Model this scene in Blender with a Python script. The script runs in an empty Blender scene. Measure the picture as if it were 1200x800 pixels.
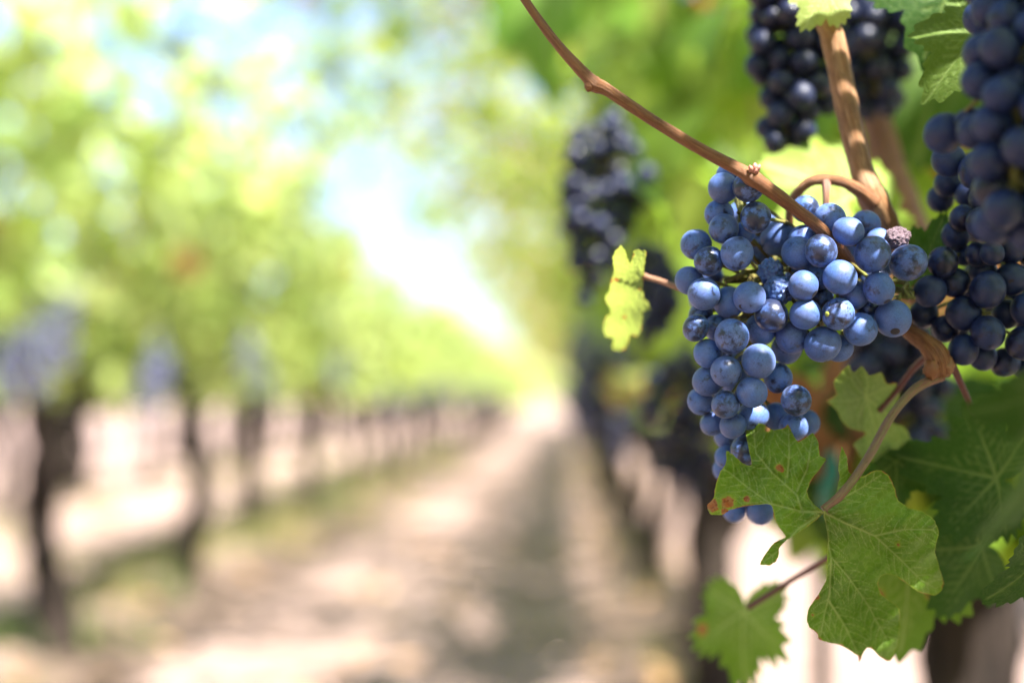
import bpy, math, random
import numpy as np
from mathutils import Vector, Matrix, Quaternion
from mathutils.bvhtree import BVHTree
from mathutils.geometry import delaunay_2d_cdt
import mathutils.noise as mnoise

rnd = random.Random(7)
npr = np.random.default_rng(11)
scene = bpy.context.scene
COL = scene.collection
R = math.radians

# ------------------------------------------------------------------ camera
FX = 1667.0                       # focal length in photo pixels (50 mm on 36 mm, 1200 px)
CAM = Vector((0, 0, 0.90))
YAW, PITCH = math.atan(65 / FX), math.atan(65 / FX)
FWD = Vector((-math.sin(YAW) * math.cos(PITCH), math.cos(YAW) * math.cos(PITCH), math.sin(PITCH)))
RGT = Vector((math.cos(YAW), math.sin(YAW), 0))
UPV = RGT.cross(FWD)
def ray(px, py):
    return FWD + RGT * ((px - 600) / FX) + UPV * ((400 - py) / FX)
def P(px, py, d):
    return CAM + ray(px, py) * d
def proj(p):
    v = Vector(p) - CAM
    d = v.dot(FWD)
    if d < 1e-4: return (-9999, -9999, d)
    return (600 + FX * v.dot(RGT) / d, 400 - FX * v.dot(UPV) / d, d)

cam_d = bpy.data.cameras.new('camera'); cam = bpy.data.objects.new('camera', cam_d); COL.objects.link(cam)
cam.location = CAM
cam.rotation_euler = Matrix((RGT, UPV, -FWD)).transposed().to_euler()
cam_d.lens = 50; cam_d.sensor_width = 36; cam_d.sensor_fit = 'HORIZONTAL'
cam_d.clip_start = 0.02; cam_d.clip_end = 3000
cam_d.dof.use_dof = True; cam_d.dof.focus_distance = 0.507; cam_d.dof.aperture_fstop = 3.3
cam_d.dof.aperture_blades = 0
scene.camera = cam

# ------------------------------------------------------------------ light
SUN = Vector((0.36, -0.42, 0.83)).normalized()
w = bpy.data.worlds.new('World'); scene.world = w; w.use_nodes = True
nt = w.node_tree; bg = nt.nodes['Background']
sky = nt.nodes.new('ShaderNodeTexSky'); sky.sky_type = 'NISHITA'; sky.sun_disc = False
sky.sun_elevation = math.asin(SUN.z); sky.sun_rotation = math.atan2(SUN.x, SUN.y)
sky.air_density = 1.0; sky.dust_density = 1.6; sky.ozone_density = 3.2
nt.links.new(sky.outputs[0], bg.inputs[0]); bg.inputs[1].default_value = 0.07
sl = bpy.data.lights.new('sun', 'SUN'); so = bpy.data.objects.new('sun', sl); COL.objects.link(so)
sl.energy = 5.0; sl.angle = R(0.5); sl.color = (1.0, 0.95, 0.87)
so.rotation_euler = (-SUN).to_track_quat('-Z', 'Y').to_euler()
so.location = SUN * 30
vs = scene.view_settings
vs.view_transform = 'Standard'; vs.look = 'None'; vs.gamma = 1; vs.use_curve_mapping = False; vs.exposure = 2.45
scene.render.engine = 'CYCLES'
cy = scene.cycles
cy.use_denoising = True
try: cy.denoiser = 'OPENIMAGEDENOISE'
except Exception: pass
cy.max_bounces = 7; cy.diffuse_bounces = 4; cy.glossy_bounces = 2; cy.transmission_bounces = 4; cy.transparent_max_bounces = 4
cy.sample_clamp_indirect = 6; cy.sample_clamp_direct = 14
cy.caustics_reflective = False; cy.caustics_refractive = False

# ------------------------------------------------------------------ helpers
def tag(o, label=None, cat=None, group=None, kind=None):
    if label: o['label'] = label
    if cat: o['category'] = cat
    if group: o['group'] = group
    if kind: o['kind'] = kind
    return o
def empty(name, loc, rz=0):
    o = bpy.data.objects.new(name, None); COL.objects.link(o)
    o.location = loc; o.rotation_euler = (0, 0, rz); o.empty_display_size = 0.1
    return o
def mesh_from(name, V, F, mat=None, smooth=True, attrs=None, uv=None):
    me = bpy.data.meshes.new(name)
    V = np.asarray(V, dtype=np.float32); 
    if isinstance(F, np.ndarray):
        n, k = F.shape
        me.vertices.add(len(V)); me.vertices.foreach_set('co', V.ravel())
        me.loops.add(n * k); me.loops.foreach_set('vertex_index', F.astype(np.int32).ravel())
        me.polygons.add(n); me.polygons.foreach_set('loop_start', np.arange(0, n * k, k, dtype=np.int32))
        me.update(calc_edges=True)
    else:
        me.from_pydata([tuple(v) for v in V], [], F)
    me.polygons.foreach_set('use_smooth', np.full(len(me.polygons), smooth, dtype=bool))
    for an, arr in (attrs or {}).items():
        arr = np.asarray(arr, dtype=np.float32)
        if arr.ndim == 1:
            a = me.attributes.new(an, 'FLOAT', 'POINT'); a.data.foreach_set('value', arr)
        else:
            a = me.attributes.new(an, 'FLOAT_VECTOR', 'POINT'); a.data.foreach_set('vector', arr.ravel())
    if uv is not None:
        ul = me.uv_layers.new(name='UVMap')
        li = np.empty(len(me.loops), dtype=np.int32); me.loops.foreach_get('vertex_index', li)
        ul.data.foreach_set('uv', np.asarray(uv, dtype=np.float32)[li].ravel())
    if mat: me.materials.append(mat)
    return me
def obj(name, me, parent=None, loc=(0, 0, 0)):
    o = bpy.data.objects.new(name, me); COL.objects.link(o); o.location = loc
    if parent: o.parent = parent
    return o
def copy_tree(o, parent=None):
    c = o.copy(); COL.objects.link(c)
    if parent: c.parent = parent
    for ch in list(o.children): copy_tree(ch, c)
    return c
def merge(parts):
    Vs, Fs, off = [], [], 0
    for V, F in parts:
        Vs.append(np.asarray(V)); Fs.append(np.asarray(F) + off); off += len(V)
    return np.concatenate(Vs), np.concatenate(Fs)

def catmull(pts, n):
    pts = [np.asarray(p, float) for p in pts]
    out = []
    for i in range(len(pts) - 1):
        p0 = pts[max(i - 1, 0)]; p1 = pts[i]; p2 = pts[i + 1]; p3 = pts[min(i + 2, len(pts) - 1)]
        for k in range(n):
            t = k / n
            out.append(.5 * ((2 * p1) + (-p0 + p2) * t + (2 * p0 - 5 * p1 + 4 * p2 - p3) * t * t + (-p0 + 3 * p1 - 3 * p2 + p3) * t ** 3))
    out.append(pts[-1]); return np.array(out)
def tube_uv(pts, rad, seg, n):
    pr = catmull([list(p) + [r] for p, r in zip(pts, rad)], n); d = np.concatenate([[0], np.cumsum(np.linalg.norm(np.diff(pr[:, :3], axis=0), axis=1))])
    out = [(math.cos(2 * math.pi * k / seg), math.sin(2 * math.pi * k / seg), l_ * 100) for l_ in d for k in range(seg)]
    return np.array(out + [(0, 0, 0), (0, 0, d[-1] * 100)])
def tube(pts, rad, seg=12, n=6, rough=0.0, seed=0, ell=1.0):
    """smooth capped tube (quads) through 3-D points; rad = radius per point"""
    pr = catmull([list(p) + [r] for p, r in zip(pts, rad)], n)
    C, rr = pr[:, :3], np.maximum(pr[:, 3], 1e-5)
    T = np.gradient(C, axis=0); T /= np.linalg.norm(T, axis=1)[:, None] + 1e-12
    N = np.cross(T[0], [0.3, 0.5, 0.8]); N /= np.linalg.norm(N)
    g = np.random.default_rng(seed)
    V = []
    ph = g.uniform(0, 6.28, 4)
    for i in range(len(C)):
        N = N - T[i] * N.dot(T[i]); N /= np.linalg.norm(N); B = np.cross(T[i], N)
        for k in range(seg):
            a = 2 * math.pi * k / seg
            f = 1 + rough * (.5 * math.sin(3 * a + ph[0] + i * .35) + .5 * math.sin(2 * a + ph[1] - i * .8) + g.normal() * .35)
            V.append(C[i] + (N * math.cos(a) + B * math.sin(a) * ell) * rr[i] * f)
    F = []
    for i in range(len(C) - 1):
        for k in range(seg):
            a, b = i * seg + k, i * seg + (k + 1) % seg
            F.append((a, b, b + seg, a + seg))
    c0, c1 = len(V), len(V) + 1
    V.append(C[0]); V.append(C[-1]); L = (len(C) - 1) * seg
    for k in range(0, seg, 2):
        F.append((c0, (k + 2) % seg, k + 1, k)); F.append((c1, L + k, L + k + 1, L + (k + 2) % seg))
    return np.array(V), np.array(F)

# ------------------------------------------------------------------ materials
class NT:
    def __init__(s, name):
        s.m = bpy.data.materials.new(name); s.m.use_nodes = True; s.t = s.m.node_tree
        for n in list(s.t.nodes): s.t.nodes.remove(n)
        s.out = s.n('ShaderNodeOutputMaterial')
    def n(s, typ, **kw):
        nd = s.t.nodes.new(typ)
        for k, v in kw.items(): setattr(nd, k, v)
        return nd
    def l(s, a, b): s.t.links.new(a, b)
    def setin(s, sock, v):
        if hasattr(v, 'is_output') or isinstance(v, bpy.types.NodeSocket): s.l(v, sock)
        elif isinstance(v, (tuple, list)) and len(v) == 3 and sock.type == 'RGBA': sock.default_value = (*v, 1)
        else: sock.default_value = v
    def math(s, op, a, b=0.0, clamp=False):
        nd = s.n('ShaderNodeMath', operation=op, use_clamp=clamp); s.setin(nd.inputs[0], a); s.setin(nd.inputs[1], b); return nd.outputs[0]
    def mix(s, f, a, b, mode='MIX'):
        nd = s.n('ShaderNodeMix', data_type='RGBA', blend_type=mode); s.setin(nd.inputs[0], f); s.setin(nd.inputs[6], a); s.setin(nd.inputs[7], b); return nd.outputs[2]
    def noise(s, vec, scale, detail=3, rough=.55):
        nd = s.n('ShaderNodeTexNoise'); nd.inputs['Scale'].default_value = scale; nd.inputs['Detail'].default_value = detail; nd.inputs['Roughness'].default_value = rough
        if vec is not None: s.l(vec, nd.inputs['Vector'])
        return nd.outputs['Fac']
    def ramp(s, f, a, b, lo=0.0, hi=1.0):
        nd = s.n('ShaderNodeMapRange'); nd.interpolation_type = 'SMOOTHSTEP'; s.setin(nd.inputs[0], f)
        nd.inputs[1].default_value = a; nd.inputs[2].default_value = b; nd.inputs[3].default_value = lo; nd.inputs[4].default_value = hi; return nd.outputs[0]
    def attr(s, name): return s.n('ShaderNodeAttribute', attribute_name=name)
    def bump(s, h, strength, dist):
        nd = s.n('ShaderNodeBump'); nd.inputs['Strength'].default_value = strength; nd.inputs['Distance'].default_value = dist; s.l(h, nd.inputs['Height']); return nd.outputs[0]
    def bsdf(s, col, rough, spec=.4, normal=None, **kw):
        nd = s.n('ShaderNodeBsdfPrincipled'); s.setin(nd.inputs['Base Color'], col); s.setin(nd.inputs['Roughness'], rough); s.setin(nd.inputs['Specular IOR Level'], spec)
        if normal is not None: s.l(normal, nd.inputs['Normal'])
        for k, v in kw.items(): s.setin(nd.inputs[k], v)
        return nd
    def coord(s, w='Object'): return s.n('ShaderNodeTexCoord').outputs[w]
    def done(s, sh): s.l(sh, s.out.inputs['Surface']); return s.m

def leaf_mat(name, dark, light, trans, yellow=(.30, .30, .04), brown=(.22, .085, .03), tr=.42, veins=False, gloss=.22, rough=.5, vein_col=(.36, .42, .16)):
    n = NT(name); geo = n.n('ShaderNodeNewGeometry')
    tint = n.n('ShaderNodeSeparateXYZ'); n.l(n.attr('tint').outputs['Vector'], tint.inputs[0])
    pos = geo.outputs['Position'] if not veins else n.coord('UV')
    m1 = n.noise(pos, 38 if veins else 22, 4)
    g = n.mix(n.ramp(m1, .3, .7), dark, light)
    g = n.mix(n.math('MULTIPLY', tint.outputs[0], .8), g, yellow)
    t = n.mix(n.math('MULTIPLY', tint.outputs[0], .7), trans, (.55, .50, .05))
    norm = None
    if veins:
        v = n.attr('vein').outputs['Fac']
        vo = n.n('ShaderNodeTexVoronoi', feature='DISTANCE_TO_EDGE'); vo.inputs['Scale'].default_value = 420
        wv = n.n('ShaderNodeMix', data_type='VECTOR'); 
        nz = n.n('ShaderNodeTexNoise'); nz.inputs['Scale'].default_value = 260; n.l(pos, nz.inputs['Vector'])
        wv.inputs[0].default_value = .004; n.l(pos, wv.inputs[4]); n.l(nz.outputs['Color'], wv.inputs[5]); n.l(wv.outputs[1], vo.inputs['Vector'])
        net = n.ramp(vo.outputs['Distance'], .0, .12, 1, 0)
        fine = n.noise(pos, 900, 3)
        g = n.mix(n.math('MULTIPLY', net, .20), g, vein_col)
        g = n.mix(n.ramp(fine, .35, .75, 0, .3), g, dark)
        g = n.mix(n.math('MULTIPLY', v, .85), g, vein_col)
        t = n.mix(n.math('MULTIPLY', v, .4), t, (.35, .38, .08))
        sp = n.n('ShaderNodeTexVoronoi'); sp.inputs['Scale'].default_value = 95; n.l(pos, sp.inputs['Vector'])
        spot = n.math('MULTIPLY', n.ramp(sp.outputs['Distance'], .05, .13, 1, 0), n.ramp(m1, .52, .62))
        g = n.mix(n.math('MULTIPLY', spot, .7), g, (.20, .10, .03))
        h = n.math('ADD', n.math('MULTIPLY', net, -.22), n.math('MULTIPLY', v, -1.2))
        norm = n.bump(n.math('ADD', h, n.math('MULTIPLY', m1, 1.4)), .42, .0009)
    nb = n.noise(pos, 420 if veins else 40, 7, .75); dmg = n.math('ADD', tint.outputs[2], n.math('MULTIPLY', n.math('SUBTRACT', nb, .5), 1.5))
    has = n.ramp(tint.outputs[2], .02, .12)
    br = n.math('MULTIPLY', n.ramp(dmg, .52, .66), has); halo = n.math('MULTIPLY', n.ramp(dmg, .10, .55, 0, .6), has)
    g = n.mix(halo, g, yellow)
    brown = n.mix(n.ramp(n.noise(pos, 300 if veins else 60, 5, .7), .35, .62), brown, (.30, .19, .09))
    brown = n.mix(n.ramp(n.noise(pos, 900 if veins else 90, 3), .5, .7), brown, (.07, .03, .015))
    g = n.mix(br, g, brown); t = n.mix(br, t, (.45, .12, .03))
    k = n.math('ADD', n.math('MULTIPLY', tint.outputs[1], .7), .65)
    kc = n.n('ShaderNodeCombineXYZ'); [n.l(k, kc.inputs[i]) for i in range(3)]
    g = n.mix(1, g, kc.outputs[0], 'MULTIPLY'); t = n.mix(1, t, kc.outputs[0], 'MULTIPLY')
    b = n.bsdf(g, rough, gloss, norm)
    tb = n.n('ShaderNodeBsdfTranslucent'); n.l(t, tb.inputs[0])
    if norm is not None: n.l(norm, tb.inputs['Normal'])
    mx = n.n('ShaderNodeMixShader'); mx.inputs[0].default_value = tr; n.l(b.outputs[0], mx.inputs[1]); n.l(tb.outputs[0], mx.inputs[2])
    return n.done(mx.outputs[0])

def grape_mat(name, bloom=(.078, .190, .60), bloom2=(.125, .195, .50), cover=1.0, spec=.5, sheen=.12):
    n = NT(name); oc = n.coord('Object'); oi = n.n('ShaderNodeObjectInfo')
    off = n.n('ShaderNodeVectorMath', operation='MULTIPLY_ADD'); cr = n.n('ShaderNodeCombineXYZ')
    r0 = oi.outputs['Random']
    for i, k in enumerate((91., 57., 133.)): n.l(n.math('MULTIPLY', r0, k), cr.inputs[i])
    add = n.n('ShaderNodeVectorMath', operation='ADD'); n.l(oc, add.inputs[0]); n.l(cr.outputs[0], add.inputs[1]); v = add.outputs[0]
    rA = n.math('FRACT', n.math('MULTIPLY', r0, 7.31)); rB = n.math('FRACT', n.math('MULTIPLY', r0, 13.7))
    big = n.noise(v, 1.25, 6, .68)
    thr = n.math('MULTIPLY', n.math('POWER', rA, 2.2), .21)
    patch = n.ramp(n.math('SUBTRACT', big, thr), .28, .43)
    mid = n.noise(v, 5.5, 6, .7); fine = n.noise(v, 24, 5, .75)
    mp = n.n('ShaderNodeMapping'); mp.inputs['Scale'].default_value = (3, 17, 5); mp.inputs['Rotation'].default_value = (.5, .8, .2); n.l(v, mp.inputs['Vector'])
    scr = n.noise(mp.outputs[0], 2.2, 4, .7)
    vo = n.n('ShaderNodeTexVoronoi'); vo.inputs['Scale'].default_value = 7.5; n.l(v, vo.inputs['Vector'])
    dot = n.ramp(vo.outputs['Distance'], .035, .085, 1, 0)
    b = n.math('MULTIPLY', patch, n.ramp(mid, .22, .62, .68, 1))
    b = n.math('MULTIPLY', b, n.ramp(fine, .30, .62, .42, 1))
    b = n.math('MULTIPLY', b, n.ramp(scr, .30, .50, .5, 1))
    b = n.math('MULTIPLY', b, n.math('SUBTRACT', 1, n.math('MULTIPLY', dot, .55)))
    b = n.math('ADD', n.math('MULTIPLY', b, n.math('ADD', n.math('MULTIPLY', n.math('FRACT', n.math('MULTIPLY', r0, 29.3)), .42 * cover), .56 * cover)), .05)
    bl = n.mix(n.ramp(n.noise(v, .9, 2), .38, .68), bloom, bloom2)
    bl = n.mix(n.math('MULTIPLY', rB, .4), bl, bloom2)
    c = n.mix(b, (.008, .008, .022), bl)
    sx = n.n('ShaderNodeSeparateXYZ'); n.l(oc, sx.inputs[0])
    scar = n.ramp(sx.outputs[2], -.991, -.996)
    c = n.mix(scar, c, (.02, .015, .02))
    h = n.math('ADD', n.math('MULTIPLY', fine, .5), n.math('MULTIPLY', scar, -3))
    nm = n.bump(h, .25, .00025)
    sh = n.bsdf(c, n.ramp(b, .08, .6, .28, .52), spec, nm)
    sh.inputs['Sheen Weight'].default_value = sheen; sh.inputs['Sheen Roughness'].default_value = .55; sh.inputs['Sheen Tint'].default_value = (.55, .68, 1, 1)
    return n.done(sh.outputs[0])

def cane_mat(name, a, b, c2, rough=.5, sc=1.0):
    """fibrous bark: long streaks along the cane (tube = cos, sin, cm along it), lenticels, grey weathering"""
    n = NT(name); p = n.coord('Object'); t = n.attr('tube').outputs['Vector']
    mp = n.n('ShaderNodeMapping'); mp.inputs['Scale'].default_value = (1, 1, .10); n.l(t, mp.inputs['Vector'])
    f = n.noise(mp.outputs[0], 5.5, 6, .75); f2 = n.noise(mp.outputs[0], 14, 4, .7); g = n.noise(p, 70 * sc, 5, .65)
    c = n.mix(n.ramp(g, .35, .65), a, b); c = n.mix(n.ramp(f, .44, .60, 0, .9), c, c2); c = n.mix(n.ramp(f2, .50, .62, 0, .75), c, tuple(q * .4 for q in b))
    mp2 = n.n('ShaderNodeMapping'); mp2.inputs['Scale'].default_value = (1, 1, .35); n.l(t, mp2.inputs['Vector'])
    vo = n.n('ShaderNodeTexVoronoi'); vo.inputs['Scale'].default_value = 4.5; n.l(mp2.outputs[0], vo.inputs['Vector'])
    c = n.mix(n.ramp(vo.outputs['Distance'], .10, .20, .65, 0), c, (.035, .018, .010))
    h = n.math('ADD', n.math('ADD', f, n.math('MULTIPLY', f2, .5)), n.math('MULTIPLY', g, .6))
    return n.done(n.bsdf(c, rough, .35, n.bump(h, .7, .0009 / sc)).outputs[0])
def bark_mat(name, a, b):
    n = NT(name); p = n.coord('Object')
    mp = n.n('ShaderNodeMapping'); mp.inputs['Scale'].default_value = (1, 1, .12); n.l(p, mp.inputs['Vector'])
    f = n.noise(mp.outputs[0], 55, 6, .7); g = n.noise(p, 9, 3)
    c = n.mix(n.ramp(f, .35, .68), a, b); c = n.mix(n.ramp(g, .5, .75, 0, .5), c, (.05, .042, .034))
    return n.done(n.bsdf(c, .9, .15, n.bump(f, 1, .012)).outputs[0])

M_leaf_hero = leaf_mat('leaf_close', (.030, .095, .008), (.105, .210, .022), (.22, .44, .02), brown=(.30, .10, .025), tr=.34, veins=True)
M_leaf_dark = leaf_mat('leaf_close_shaded', (.014, .044, .008), (.028, .070, .012), (.10, .22, .02), brown=(.28, .10, .03), tr=.30, veins=True, vein_col=(.14, .20, .06), gloss=.14, rough=.6)  # darker leaf copy: deep shade on the right is put into its colour
M_leaf_pale = leaf_mat('leaf_close_yellow_green', (.11, .165, .045), (.17, .225, .08), (.36, .46, .09), brown=(.34, .16, .09), tr=.42, veins=True)
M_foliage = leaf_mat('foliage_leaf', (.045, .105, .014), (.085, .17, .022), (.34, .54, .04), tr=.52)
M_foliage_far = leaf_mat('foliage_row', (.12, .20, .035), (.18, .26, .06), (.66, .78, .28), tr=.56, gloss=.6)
M_foliage_right = leaf_mat('foliage_right_row', (.07, .14, .022), (.12, .20, .04), (.44, .60, .09), tr=.48)
M_grape = grape_mat('grape_skin')
M_grape_dark = grape_mat('grape_skin_shaded', (.012, .036, .145), (.020, .034, .105), .9, .36, 0)  # darker copy of the grape skin, with shade put into the bloom colour
M_grape_far = grape_mat('grape_skin_row', (.11, .13, .28), (.16, .15, .25), .9)
M_cane = cane_mat('cane_bark', (.22, .085, .030), (.15, .052, .020), (.29, .14, .06))
M_cane_thick = cane_mat('thick_cane_bark', (.25, .115, .048), (.16, .065, .026), (.38, .22, .11))
M_pink = cane_mat('petiole_skin', (.36, .13, .11), (.30, .16, .09), (.42, .22, .16), .45)
M_pet = cane_mat('petiole_green_skin', (.20, .13, .06), (.26, .10, .08), (.22, .20, .07), .45)
M_purple = cane_mat('purple_petiole_skin', (.15, .035, .045), (.12, .04, .04), (.22, .09, .08), .45)
M_rachis = cane_mat('rachis_skin', (.13, .14, .03), (.14, .09, .03), (.18, .18, .05), .6)
M_bark = bark_mat('vine_bark', (.012, .009, .008), (.046, .033, .026))
M_farcane = cane_mat('row_cane_bark', (.20, .11, .05), (.16, .08, .035), (.28, .17, .09), .7, .1)

n = NT('raisin_skin'); p = n.coord('Object'); f = n.noise(p, 3.2, 5, .7)
M_raisin = n.done(n.bsdf(n.mix(n.ramp(f, .34, .52), (.08, .03, .05), (.38, .27, .33)), .6, .3, n.bump(f, .8, .12)).outputs[0])
n = NT('unripe_berry_skin'); M_unripe = n.done(n.bsdf((.26, .30, .05), .3, .5).outputs[0])

# soil: pale clods, straw, darker strip beside the left row, the right row's shadow painted as another
n = NT('soil'); p = n.coord('Object'); sx = n.n('ShaderNodeSeparateXYZ'); n.l(p, sx.inputs[0])
f1 = n.noise(p, 2.2, 6, .65); f2 = n.noise(p, 26, 5, .7); f3 = n.noise(p, 140, 3, .7)
c = n.mix(n.ramp(f1, .35, .65), (.285, .20, .175), (.36, .265, .235)); c = n.mix(n.ramp(f2, .40, .68, 0, .55), c, (.18, .12, .095)); c = n.mix(n.ramp(f3, .58, .72, 0, .5), c, (.36, .30, .22))
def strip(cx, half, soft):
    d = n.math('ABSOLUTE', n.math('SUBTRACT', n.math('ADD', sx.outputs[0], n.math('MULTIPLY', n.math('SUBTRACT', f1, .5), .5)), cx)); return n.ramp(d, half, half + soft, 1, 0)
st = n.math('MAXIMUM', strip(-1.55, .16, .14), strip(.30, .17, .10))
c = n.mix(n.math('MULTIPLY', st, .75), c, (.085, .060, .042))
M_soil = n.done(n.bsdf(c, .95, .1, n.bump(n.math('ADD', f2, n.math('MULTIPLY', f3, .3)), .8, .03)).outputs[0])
n = NT('weed_blade'); tn = n.n('ShaderNodeSeparateXYZ'); n.l(n.attr('tint').outputs['Vector'], tn.inputs[0])
gc = n.mix(tn.outputs[0], (.07, .12, .025), (.32, .27, .12)); b_ = n.bsdf(gc, .7, .2); tb = n.n('ShaderNodeBsdfTranslucent'); n.l(gc, tb.inputs[0])
mx = n.n('ShaderNodeMixShader'); mx.inputs[0].default_value = .35; n.l(b_.outputs[0], mx.inputs[1]); n.l(tb.outputs[0], mx.inputs[2]); M_weed = n.done(mx.outputs[0])
n = NT('dry_leaf'); tn = n.n('ShaderNodeSeparateXYZ'); n.l(n.attr('tint').outputs['Vector'], tn.inputs[0])
M_dry = n.done(n.bsdf(n.mix(tn.outputs[0], (.20, .10, .045), (.36, .24, .12)), .8, .2).outputs[0])
n = NT('green_tape'); M_tape = n.done(n.bsdf(n.mix(n.noise(n.coord('Object'), 40, 2), (.008, .12, .08), (.012, .16, .10)), .4, .4).outputs[0])
n = NT('weathered_steel'); M_steel = n.done(n.bsdf(n.mix(n.noise(n.coord('Object'), 30, 4), (.06, .045, .035), (.13, .10, .08)), .75, .3, Metallic=.3).outputs[0])
n = NT('hill_ground'); M_hill = n.done(n.bsdf(n.mix(n.noise(n.coord('Object'), .02, 4), (.10, .13, .05), (.26, .22, .11)), .95, .1).outputs[0])

# ------------------------------------------------------------------ leaf shapes
def leaf_r(th, tooth=.06, nt_=11, seed=0):
    """radius of a palmate, toothed grape-leaf outline about its petiole; th=0 is the tip"""
    d = abs((th + math.pi) % (2 * math.pi) - math.pi)
    best = 0
    for c_, L, wd in ((0, 1.0, .72), (R(54), .93, .70), (R(112), .74, .78)):
        q = abs(d - c_) / wd
        if q < 1.25: best = max(best, L * (1 - .55 * min(q, 1.2) ** 1.7))
    best = max(best, .40)
    s = (math.pi - d) / R(38)
    if s < 1: best = .10 + (best - .10) * (s * s * (3 - 2 * s)) ** .6
    k = (th * 180 / math.pi + 3 * math.sin(th * 5 + seed)) / nt_
    saw = abs((k % 1) - .5) * 2
    return best * (1 - tooth + 2 * tooth * saw * (1 if s > .6 else .3))

def leaf_template(nang, nring, seed, tooth=.06, cup=.12, wave=.10, fold=.18):
    g = np.random.default_rng(seed)
    ths = np.linspace(-math.pi, math.pi, nang, endpoint=False)
    rr = np.array([leaf_r(t, tooth, 360 / max(12, nang // 4) if nang < 60 else 11, seed) for t in ths])
    V = [(0, 0, 0)]; ph = g.uniform(0, 6.28, 4)
    for k in range(1, nring + 1):
        s = k / nring
        for t, r_ in zip(ths, rr):
            x, y = r_ * s * math.sin(t), r_ * s * math.cos(t)
            q = r_ * s
            z = -cup * q * q + wave * q * q * math.sin(3 * t + ph[0]) * .6 + wave * q ** 2 * math.sin(7 * t + ph[1]) * .35 + fold * abs(x) * (.6 + .4 * q) - .18 * max(y, 0) ** 2 * cup / .12
            V.append((x, y, z))
    F = [(0, 1 + (i + 1) % nang, 1 + i) for i in range(nang)]
    for k in range(nring - 1):
        for i in range(nang):
            a, b = 1 + k * nang + i, 1 + k * nang + (i + 1) % nang
            F += [(a, b, b + nang), (a, b + nang, a + nang)]
    return np.array(V), np.array(F)
T_far = [leaf_template(16, 1, s, .10) for s in range(3)]
T_mid = [leaf_template(44, 3, s, .07) for s in range(4)]

def basis(N, up):
    """columns X,Y,Z with Z=N and Y near up"""
    N = N / np.linalg.norm(N); Y = up - N * np.dot(up, N); Y /= np.linalg.norm(Y) + 1e-9
    return np.stack([np.cross(Y, N), Y, N], axis=1)
def foliage(leaves, templates, seed=0, yellow=.15, brown=.04):
    """leaves: list of (pos, R3x3, size) -> V,F,tint of ONE merged mesh"""
    g = np.random.default_rng(seed); Vs, Fs, Ts, off = [], [], [], 0
    for p_, Rm, s in leaves:
        V, F = templates[g.integers(len(templates))]
        W = V * np.array([s * g.uniform(.85, 1.1), s, s * g.uniform(.5, 1.6)]) @ Rm.T + np.asarray(p_)
        Vs.append(W); Fs.append(F + off); off += len(V)
        t = (max(0, min(1, g.normal(yellow, .22))), g.uniform(0, 1), 1.0 if g.random() < brown else 0.0)
        Ts.append(np.tile(t, (len(V), 1)))
    return np.concatenate(Vs), np.concatenate(Fs), np.concatenate(Ts)
def rand_leaf_frame(g, out=(0, 0, 1), spread=.8):
    N = np.array(out, float) + g.normal(0, spread, 3); tip = np.array([g.normal(0, .6), g.normal(0, .6), -1.0])
    return basis(N, tip)

# ------------------------------------------------------------------ berries
def sphere(seg, rings, wr=0.0, seed=0, dimple=True):
    g = np.random.default_rng(seed); ph = g.uniform(0, 6.28, 12)
    V = [(0, 0, 1)]
    for i in range(1, rings):
        t = math.pi * i / rings
        for k in range(seg):
            a = 2 * math.pi * k / seg
            V.append((math.sin(t) * math.cos(a), math.sin(t) * math.sin(a), math.cos(t)))
    V.append((0, 0, -1)); V = np.array(V)
    x, y, z = V.T
    s = 1 + .018 * np.sin(2.1 * x + ph[0]) + .018 * np.sin(2.4 * y + 1.3 * z + ph[1])
    if wr:
        tb = np.array([mnoise.turbulence(Vector(v_) * 1.7 + Vector((seed * 3.1, 1.7, 0)), 4, True, noise_basis='PERLIN_ORIGINAL', amplitude_scale=.55, frequency_scale=2.1) for v_ in V])
        fold = np.array([abs(mnoise.noise(Vector(v_) * 2.6 + Vector((0, seed, 5)))) for v_ in V])
        s = s - wr * (1 - np.clip(tb, 0, 1)) * .9 + wr * np.clip(fold, 0, .4) * 1.3
    if dimple: s = s - .03 * np.exp(-((1 + z) / .008)) 
    V = V * s[:, None]
    F = [(0, 1 + k, 1 + (k + 1) % seg) for k in range(seg)]
    for i in range(rings - 2):
        for k in range(seg):
            a, b = 1 + i * seg + k, 1 + i * seg + (k + 1) % seg
            F.append((a, a + seg, b + seg, b))
    L = len(V) - 1; o0 = 1 + (rings - 2) * seg
    F += [(L, o0 + (k + 1) % seg, o0 + k) for k in range(seg)]
    return V, F
def berry_meshes(mat, seg, rings, n_=4):
    return [mesh_from('berry', *sphere(seg, rings, 0, s), mat) for s in range(n_)]
B_hi = berry_meshes(M_grape, 56, 40)
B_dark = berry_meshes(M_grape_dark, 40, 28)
M_grape_back = grape_mat('grape_skin_deep_shade', (.007, .018, .070), (.012, .018, .05), .85, .36, 0)  # darkest skin copy: shade on the back bunches is in its colour
B_mid = berry_meshes(M_grape_back, 22, 16)
B_wr = mesh_from('wrinkled_berry', *sphere(72, 52, .26, 5, False), M_grape)
B_wr2 = mesh_from('wrinkled_berry', *sphere(72, 52, .20, 9, False), M_grape)
B_raisin = mesh_from('raisin', *sphere(72, 52, .20, 3, False), M_raisin)
B_unripe = mesh_from('unripe_berry', *sphere(20, 14, 0, 1), M_unripe)

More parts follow.
